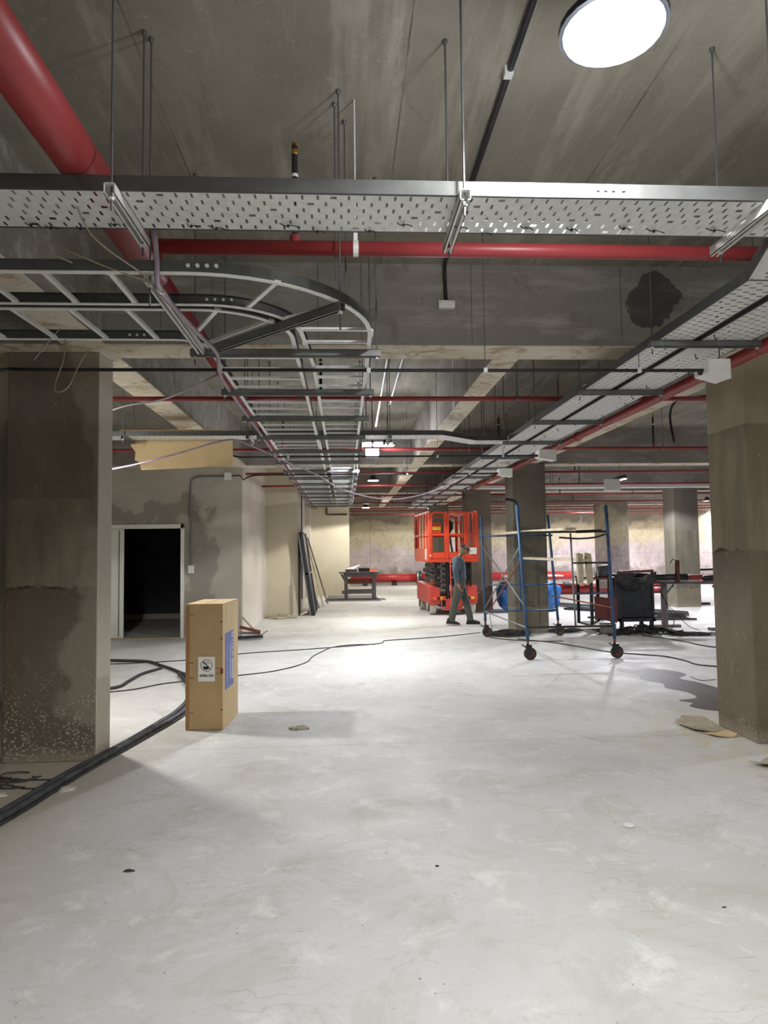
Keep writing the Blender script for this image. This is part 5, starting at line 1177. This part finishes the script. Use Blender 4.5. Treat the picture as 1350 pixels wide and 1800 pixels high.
MB(o).bar((5.08, 12.5, 1.12), (5.76, 12.5, 1.14), .04, .05).build('top_rail', M_MAROON, t)
for (x, y) in ((5.15, 12.56), (5.72, 12.56), (5.15, 13.0), (5.72, 13.0)):
    w_ = MB(o).tube([(x - .02, y, .07), (x + .02, y, .07)], .07, 16).build('castor', M_RUB, t); MB(o).box(x - .03, x + .03, y - .03, y + .03, .12, .2).build('castor_bracket', M_DARK, t)
for k in range(9):
    z = 1.10 - k * .02
    MB(o).tube(smooth_path([(5.06, 12.48 - .004 * k, z + .02), (5.2, 12.46 - .004 * k, z - .06 - .02 * (k % 3)), (5.45, 12.45 - .004 * k, z - .10 - .02 * (k % 4)), (5.65, 12.46, z - .04), (5.8, 12.47, z + .02)], 4), .011, 6).build('draped_cable', M_CABLE, t, smooth=True)
cable('floor_cable', [(5.82, 12.45, 1.08), (5.86, 12.4, .75), (5.95, 12.4, .5), (6.05, 12.35, .25), (5.95, 12.3, .06), (5.7, 12.3, .03)], .008, M_BLACK, 'black cord looping from the mesh cart down to the cable heap', 'cord')
cable('floor_cable', [(5.82, 12.5, .9), (5.95, 12.5, .6), (6.15, 12.5, .35), (6.4, 12.5, .1), (6.6, 12.5, .02)], .006, M_BLACK, 'thin cord slanting from the mesh cart to the trestle foot', 'cord')
t = thing('pipe_trestle', (6.5, 12.6, 0), 'grey timber trestle carrying the red pipe, right of the mesh cart', 'trestle'); o = (6.5, 12.6, 0)
for (x, y) in ((6.28, 13.2), (7.15, 12.6)):
    MB(o).box(x - .045, x + .045, y - .05, y + .05, .03, .86).build('leg', M_WOODG, t)
    MB(o).box(x - .3, x + .3, y - .06, y + .06, 0, .05).build('foot', M_WOODG, t)
    MB(o).bar((x, y, .62), (x + (.2 if x < 7 else -.2), y, .84), .04, .04).build('brace', M_WOODG, t)
MB(o).bar((6.1, 13.3, .88), (7.6, 12.45, .88), .08, .05).build('top_beam', M_WOODG, t)
MB(o).lathe((7.12, 12.55, .82), [(.03, -.06), (.1, 0), (.09, .08), (.03, .1)], 12).build('padding', M_WHITE, t, smooth=True)
t = thing('work_pipe', (6.8, 12.9, .95), 'dark red threaded pipe laid over the trestle, its near end wrapped in black', 'pipe'); o = (6.8, 12.9, .95)
MB(o).tube([(6.02, 12.95, .99), (9.5, 12.6, .99)], .05, 16).build('pipe_length', M_RED, t, smooth=True); MB(o).tube([(5.82, 12.97, .99), (6.6, 12.89, .99)], .068, 16).build('black_sleeve', M_BLACK, t, smooth=True)
MB(o).tube([(6.85, 12.75, .97), (7.5, 12.68, .99)], .06, 12).build('clamp', M_BLACK, t, smooth=True)
MB(o).tube([(6.40, 12.86, .9), (6.40, 12.86, 1.32)], .045, 14).build('stub_pipe', M_MAROON, t, smooth=True)
MB(o).tube(smooth_path([(6.38, 12.84, 1.3), (6.3, 12.84, 1.34), (6.26, 12.84, 1.26)], 3), .008, 6).build('wire_hook', M_BLACK, t)
t = thing('pipe_trestle', (10.2, 18, 0), 'low dark trestle partly hidden by the right column edge', 'trestle'); o = (10.2, 18, 0)
MB(o).box(9.3, 11, 18, 18.1, .92, .98).build('top_beam', M_DARK, t)
for x in (9.45, 10.6): MB(o).box(x, x + .08, 18, 18.1, 0, .92).build('leg', M_WOODG, t); MB(o).box(x - .3, x + .38, 17.98, 18.12, 0, .06).build('foot', M_WOODG, t)
random.seed(3)
for k in range(7):
    x0, y0, x1, y1 = 4.9 + k * .09, 18.6 + .1 * k, 7.55 + .05 * k, 14.9 + .07 * k
    if k < 4: x0, y0 = 5.6 + k * .08, 17.3
    o = (x0, y0, 0); z = .03 + .05 * (k % 2)
    tag(MB(o).bar((x0, y0, z), (x1, y1, z), .05, .05).build('steel_profile', M_GALVD if k % 3 else M_DARK, loc=o), 'long steel profile in the bundle on the floor behind the mesh cart, %s from left' % ORD[k], 'profile', 'bundle of steel profiles behind the cart')
t = thing('flat_rack', (6, 14.2, 0), 'dark ladder-like steel frame flat on the floor behind the mesh cart', 'frame'); o = (6, 14.2, 0)
for y in (14.3, 14.75): MB(o).bar((5.4, y + .3, .03), (7.5, y, .03), .04, .04).build('side_rail', M_BLACK, t)
for k in range(6): MB(o).bar((5.6 + .36 * k, 14.6 - .04 * k, .03), (5.6 + .36 * k, 14.98 - .04 * k, .03), .03, .03).build('rung', M_BLACK, t)
# ------------------------------------------------------------------ PERSON
def skin_body(name, pts, edges, root, sub=2):
    me = bpy.data.meshes.new(name); me.from_pydata([p[:3] for p in pts], edges, []); me.update()
    ob = bpy.data.objects.new(name, me); COL.objects.link(ob)
    ob.modifiers.new('skin', 'SKIN').use_smooth_shade = True
    sv = me.skin_vertices[0].data
    for i, p in enumerate(pts): sv[i].radius = (p[3], p[4] if len(p) > 4 else p[3]); sv[i].use_root = (i == root)
    s = ob.modifiers.new('sub', 'SUBSURF'); s.levels = sub; s.render_levels = sub
    bpy.context.view_layer.update()
    dg = bpy.context.evaluated_depsgraph_get()
    nm = bpy.data.meshes.new_from_object(ob.evaluated_get(dg))
    bpy.data.objects.remove(ob); bpy.data.meshes.remove(me)
    return nm
PO = Vector((2.42, 14.3, 0))
pts = []; edges = []
def J(x, y, z, r_, r2=None, par=None):
    q = 1.16 if r_ > .045 and z < 1.42 else 1; pts.append((x - PO.x, y - PO.y, z, r_ * q, (r2 or r_) * q)); i = len(pts) - 1
    if par is not None: edges.append((par, i))
    return i
pel = J(2.42, 14.33, .95, .125, .15)
w1 = J(2.42, 14.33, 1.06, .115, .15, pel); ch = J(2.415, 14.33, 1.22, .125, .175, w1); c2 = J(2.40, 14.33, 1.34, .11, .15, ch)
nk = J(2.43, 14.33, 1.43, .06, .06, c2); hd = J(2.475, 14.325, 1.50, .055, .055, nk); hd2 = J(2.50, 14.32, 1.56, .07, .065, hd)
for sgn, kn, an, to in ((-1, (2.30, .50), (2.215, .12), (2.31, .05)), (1, (2.55, .50), (2.64, .12), (2.77, .05))):
    yb = 14.33 + sgn * .09
    h = J(2.42 + .02 * sgn, yb, .84, .095, .1, pel); th = J((2.42 + kn[0]) / 2, yb, .68, .09, .09, h); k_ = J(kn[0], yb, kn[1], .075, .075, th)
    ca_ = J((kn[0] + an[0]) / 2, yb, .32, .072, .072, k_); a_ = J(an[0], yb, an[1] + .0, .066, .066, ca_); J(an[0] - .005, yb, .06, .05, .05, a_)
def hand(wr, base, dirv, palm_n, par):
    """palm and five separate curled fingers"""
    d_ = Vector(dirv).normalized(); nn = Vector(palm_n).normalized(); side = d_.cross(nn).normalized()
    pm = Vector(base); p0 = J(pm.x, pm.y, pm.z, .032, .02, par)
    for q, (off, ln) in enumerate(((-.03, .07), (-.01, .08), (.012, .075), (.032, .06))):
        k0 = pm + d_ * .045 + side * off; k1 = k0 + d_ * ln * .5 + nn * .012; k2 = k1 + d_ * ln * .35 + nn * .03
        a = J(k0.x, k0.y, k0.z, .010, .010, p0); b = J(k1.x, k1.y, k1.z, .009, .009, a); J(k2.x, k2.y, k2.z, .008, .008, b)
    k0 = pm + side * -.045 + d_ * .005; k1 = k0 + side * -.02 + d_ * .035
    a = J(k0.x, k0.y, k0.z, .012, .012, p0); J(k1.x, k1.y, k1.z, .010, .010, a)
ARM = set(); a0_ = len(pts)
for sgn in (-1, 1):
    ys = 14.33 + sgn * .19
    sh = J(2.37, ys, 1.36, .075, .075, c2)
    if sgn < 0: el = (2.29, ys - .03, 1.09); wr = (2.34, ys - .04, .87); hb_ = (2.37, ys - .04, .80); dv = (.35, 0, -1)
    else: el = (2.36, ys + .03, 1.10); wr = (2.46, ys, .88); hb_ = (2.49, ys, .81); dv = (.4, 0, -1)
    e_ = J(*el, .058, .058, sh); f_ = J((el[0] + wr[0]) / 2, el[1], (el[2] + wr[2]) / 2, .052, .052, e_); w_ = J(*wr, .038, .038, f_)
    hand(wr, hb_, dv, (.9, .1 if sgn < 0 else -.1, .35), w_)
ARM = set(range(a0_, len(pts)))
nm = skin_body('person', pts, edges, 0)
for m_ in (M_SKIN, M_SWEAT, M_TROU): nm.materials.append(m_)
def seg_d(c, a, b):
    d_ = b - a; t_ = max(0, min(1, (c - a).dot(d_) / max(1e-9, d_.dot(d_)))); return (c - a - d_ * t_).length
segs = [(Vector(pts[a][:3]), Vector(pts[b][:3]), (pts[a][3] + pts[b][3]) / 2, max(a, b)) for a, b in edges]
for p in nm.polygons:
    c = p.center; p.use_smooth = True
    k_ = min(segs, key=lambda q: seg_d(c, q[0], q[1]) - q[2])[3]
    if k_ in ARM: p.material_index = 1 if c.z > .88 else 0
    elif c.z > 1.435: p.material_index = 0
    else: p.material_index = 1 if c.z > 1.0 else 2
pb = bpy.data.objects.new('person', nm); COL.objects.link(pb); pb.location = PO
tag(pb, 'person in cap, grey-blue sweatshirt and olive work trousers walking right past the orange lift', 'person')
# head with face (looks towards +x and down)
def head():
    from mathutils import noise
    bm = bmesh.new(); bmesh.ops.create_uvsphere(bm, u_segments=40, v_segments=30, radius=1)
    for v in bm.verts:
        x, y, z = v.co; s = [.1, .076, .12]
        q = Vector((x * s[0], y * s[1], z * s[2]))
        if x > .2 and z < -.1: q.y *= 1 - .35 * min(1, -z) * x; q.x *= .97           # jaw narrows to chin
        if x < 0 and z < -.2: q.x *= 1 + .45 * z
        fy = y * s[1]; fz = q.z
        q.x += .028 * math.exp(-((fy / .011) ** 2) - (((fz + .012) / .022) ** 2)) * (x > 0)   # nose
        q.x += .012 * math.exp(-((fy / .04) ** 2) - (((fz - .030) / .012) ** 2)) * (x > 0)    # brow
        for sy in (-.03, .03): q.x -= .010 * math.exp(-(((fy - sy) / .013) ** 2) - (((fz - .012) / .010) ** 2)) * (x > 0)  # sockets
        q.x += .006 * math.exp(-((fy / .022) ** 2) - (((fz + .05) / .006) ** 2)) * (x > 0); q.x += .006 * math.exp(-((fy / .02) ** 2) - (((fz + .063) / .006) ** 2)) * (x > 0)
        q.x += .010 * math.exp(-((fy / .02) ** 2) - (((fz + .095) / .014) ** 2)) * (x > 0)
        v.co = q
    me = bpy.data.meshes.new('head'); bm.to_mesh(me); bm.free(); me.materials.append(M_SKIN)
    for p in me.polygons: p.use_smooth = True
    ob = bpy.data.objects.new('head', me); COL.objects.link(ob); return ob
hd_ = head(); hd_.parent = pb; hd_.location = (2.515 - PO.x, 14.32 - PO.y, 1.565); hd_.rotation_euler = (0, R(22), R(-14)); 
for sy in (-1, 1):
    e = MB().lathe((.084, sy * .03, .012), [(.001, -.008), (.008, -.005), (.0105, 0), (.008, .005), (.001, .008)], 12).build('eye', M_BLACK, hd_, smooth=True)
    MB().tube([(.0, sy * .076, -.025), (-.008, sy * .088, .0), (-.012, sy * .087, .022), (.004, sy * .080, .028), (.008, sy * .077, .008)], .008, 8).build('ear', M_SKIN, hd_, smooth=True, subsurf=1)
hb2 = MB()
vs = []
hr = bmesh.new(); bmesh.ops.create_uvsphere(hr, u_segments=32, v_segments=20, radius=1)
bmesh.ops.delete(hr, geom=[v for v in hr.verts if v.co.x > .35 or v.co.z < -.75 or v.co.z > .55], context='VERTS')
for v in hr.verts: v.co = Vector((v.co.x * .108 - .004, v.co.y * .083, v.co.z * .118)) * (1 + .03 * math.sin(v.co.x * 40 + v.co.z * 33))
me = bpy.data.meshes.new('hair'); hr.to_mesh(me); hr.free(); me.materials.append(M_HAIR)
ho = bpy.data.objects.new('hair', me); COL.objects.link(ho); ho.parent = hd_; ho.modifiers.new('t', 'SOLIDIFY').thickness = .008
cp = bmesh.new(); bmesh.ops.create_uvsphere(cp, u_segments=32, v_segments=20, radius=1)
bmesh.ops.delete(cp, geom=[v for v in cp.verts if v.co.z < .12], context='VERTS')
for v in cp.verts: v.co = Vector((v.co.x * .115, v.co.y * .09, v.co.z * .10 + .028))
me = bpy.data.meshes.new('cap'); cp.to_mesh(me); cp.free(); me.materials.append(M_CAP); me.materials.append(M_CAPL)
for p in me.polygons:
    p.use_smooth = True; p.material_index = 1 if p.center.x > -.01 and p.center.y < .02 and p.center.z > .06 and p.center.x < .085 else 0
co = bpy.data.objects.new('cap', me); COL.objects.link(co); co.parent = hd_; co.modifiers.new('t', 'SOLIDIFY').thickness = .004
br = [(.09 + .085 * math.cos(R(a)), .075 * math.sin(R(a))) for a in range(-90, 91, 15)]
vs = []; fs = []
for zz in (0, .004):
    for (x, y) in br: vs.append((x, y, .034 + zz - .9 * y * y))
    for (x, y) in br: vs.append((.07, y, .04 + zz - .9 * y * y))
n_ = len(br)
for b in (0, 2 * n_):
    for i in range(n_ - 1): fs.append((b + i, b + i + 1, b + n_ + i + 1, b + n_ + i))
for i in range(n_ - 1): fs.append((i, i + 1, 2 * n_ + i + 1, 2 * n_ + i))
MB().add(vs, fs).build('cap_brim', M_CAP, co)
# collar, belt hem, boots
def boot(x, y, z, pitch):
    mb = MB()
    prof = [(-.10, .045, .05), (-.085, .05, .12), (-.04, .05, .15), (.0, .05, .125), (.06, .048, .085), (.13, .05, .065), (.17, .042, .05), (.185, .025, .035)]
    vs = []; fs = []; n = 12
    for (px_, w_, h_) in prof:
        for k in range(n):
            a = 2 * PI * k / n; yy = w_ * math.cos(a); zz = h_ / 2 + h_ / 2 * math.sin(a)
            vs.append((px_, yy, max(zz, .0) * 1.0))
    for i in range(len(prof) - 1):
        for k in range(n): fs.append((i * n + k, i * n + (k + 1) % n, (i + 1) * n + (k + 1) % n, (i + 1) * n + k))
    fs.append(tuple(range(n))); fs.append(tuple((len(prof) - 1) * n + k for k in range(n)))
    mb.add(vs, fs)
    ob = mb.build('boot', M_BOOT, pb, smooth=True); ob.location = (x - PO.x, y - PO.y, z); ob.rotation_euler = (0, pitch, 0)
    s_ = MB().add([(q, w_, zz) for zz in (-.006, .014) for (q, w_) in ((-.105, -.045), (.06, -.052), (.17, -.045), (.195, 0), (.17, .045), (.06, .052), (-.105, .045), (-.115, 0))], [tuple(range(8)), tuple(range(8, 16))[::-1]] + [(i, (i + 1) % 8, 8 + (i + 1) % 8, 8 + i) for i in range(8)]).build('sole', M_TYRE if pitch > .05 else M_BOOT, ob)
    return ob
boot(2.20, 14.24, .022, R(6)); boot(2.66, 14.42, .008, R(0))
MB().tube([(2.42 - PO.x + .135 * math.cos(R(a)), .03 + .165 * math.sin(R(a)), 1.005) for a in range(0, 361, 15)], .012, 6).build('sweatshirt_hem', M_SWEAT, pb, smooth=True)
MB().box(2.39 - PO.x, 2.49 - PO.x, -.185 + .0, -.155, .62, .78).build('cargo_pocket', M_TROU, pb, bevel=.01).location = (-.03, .03, 0)
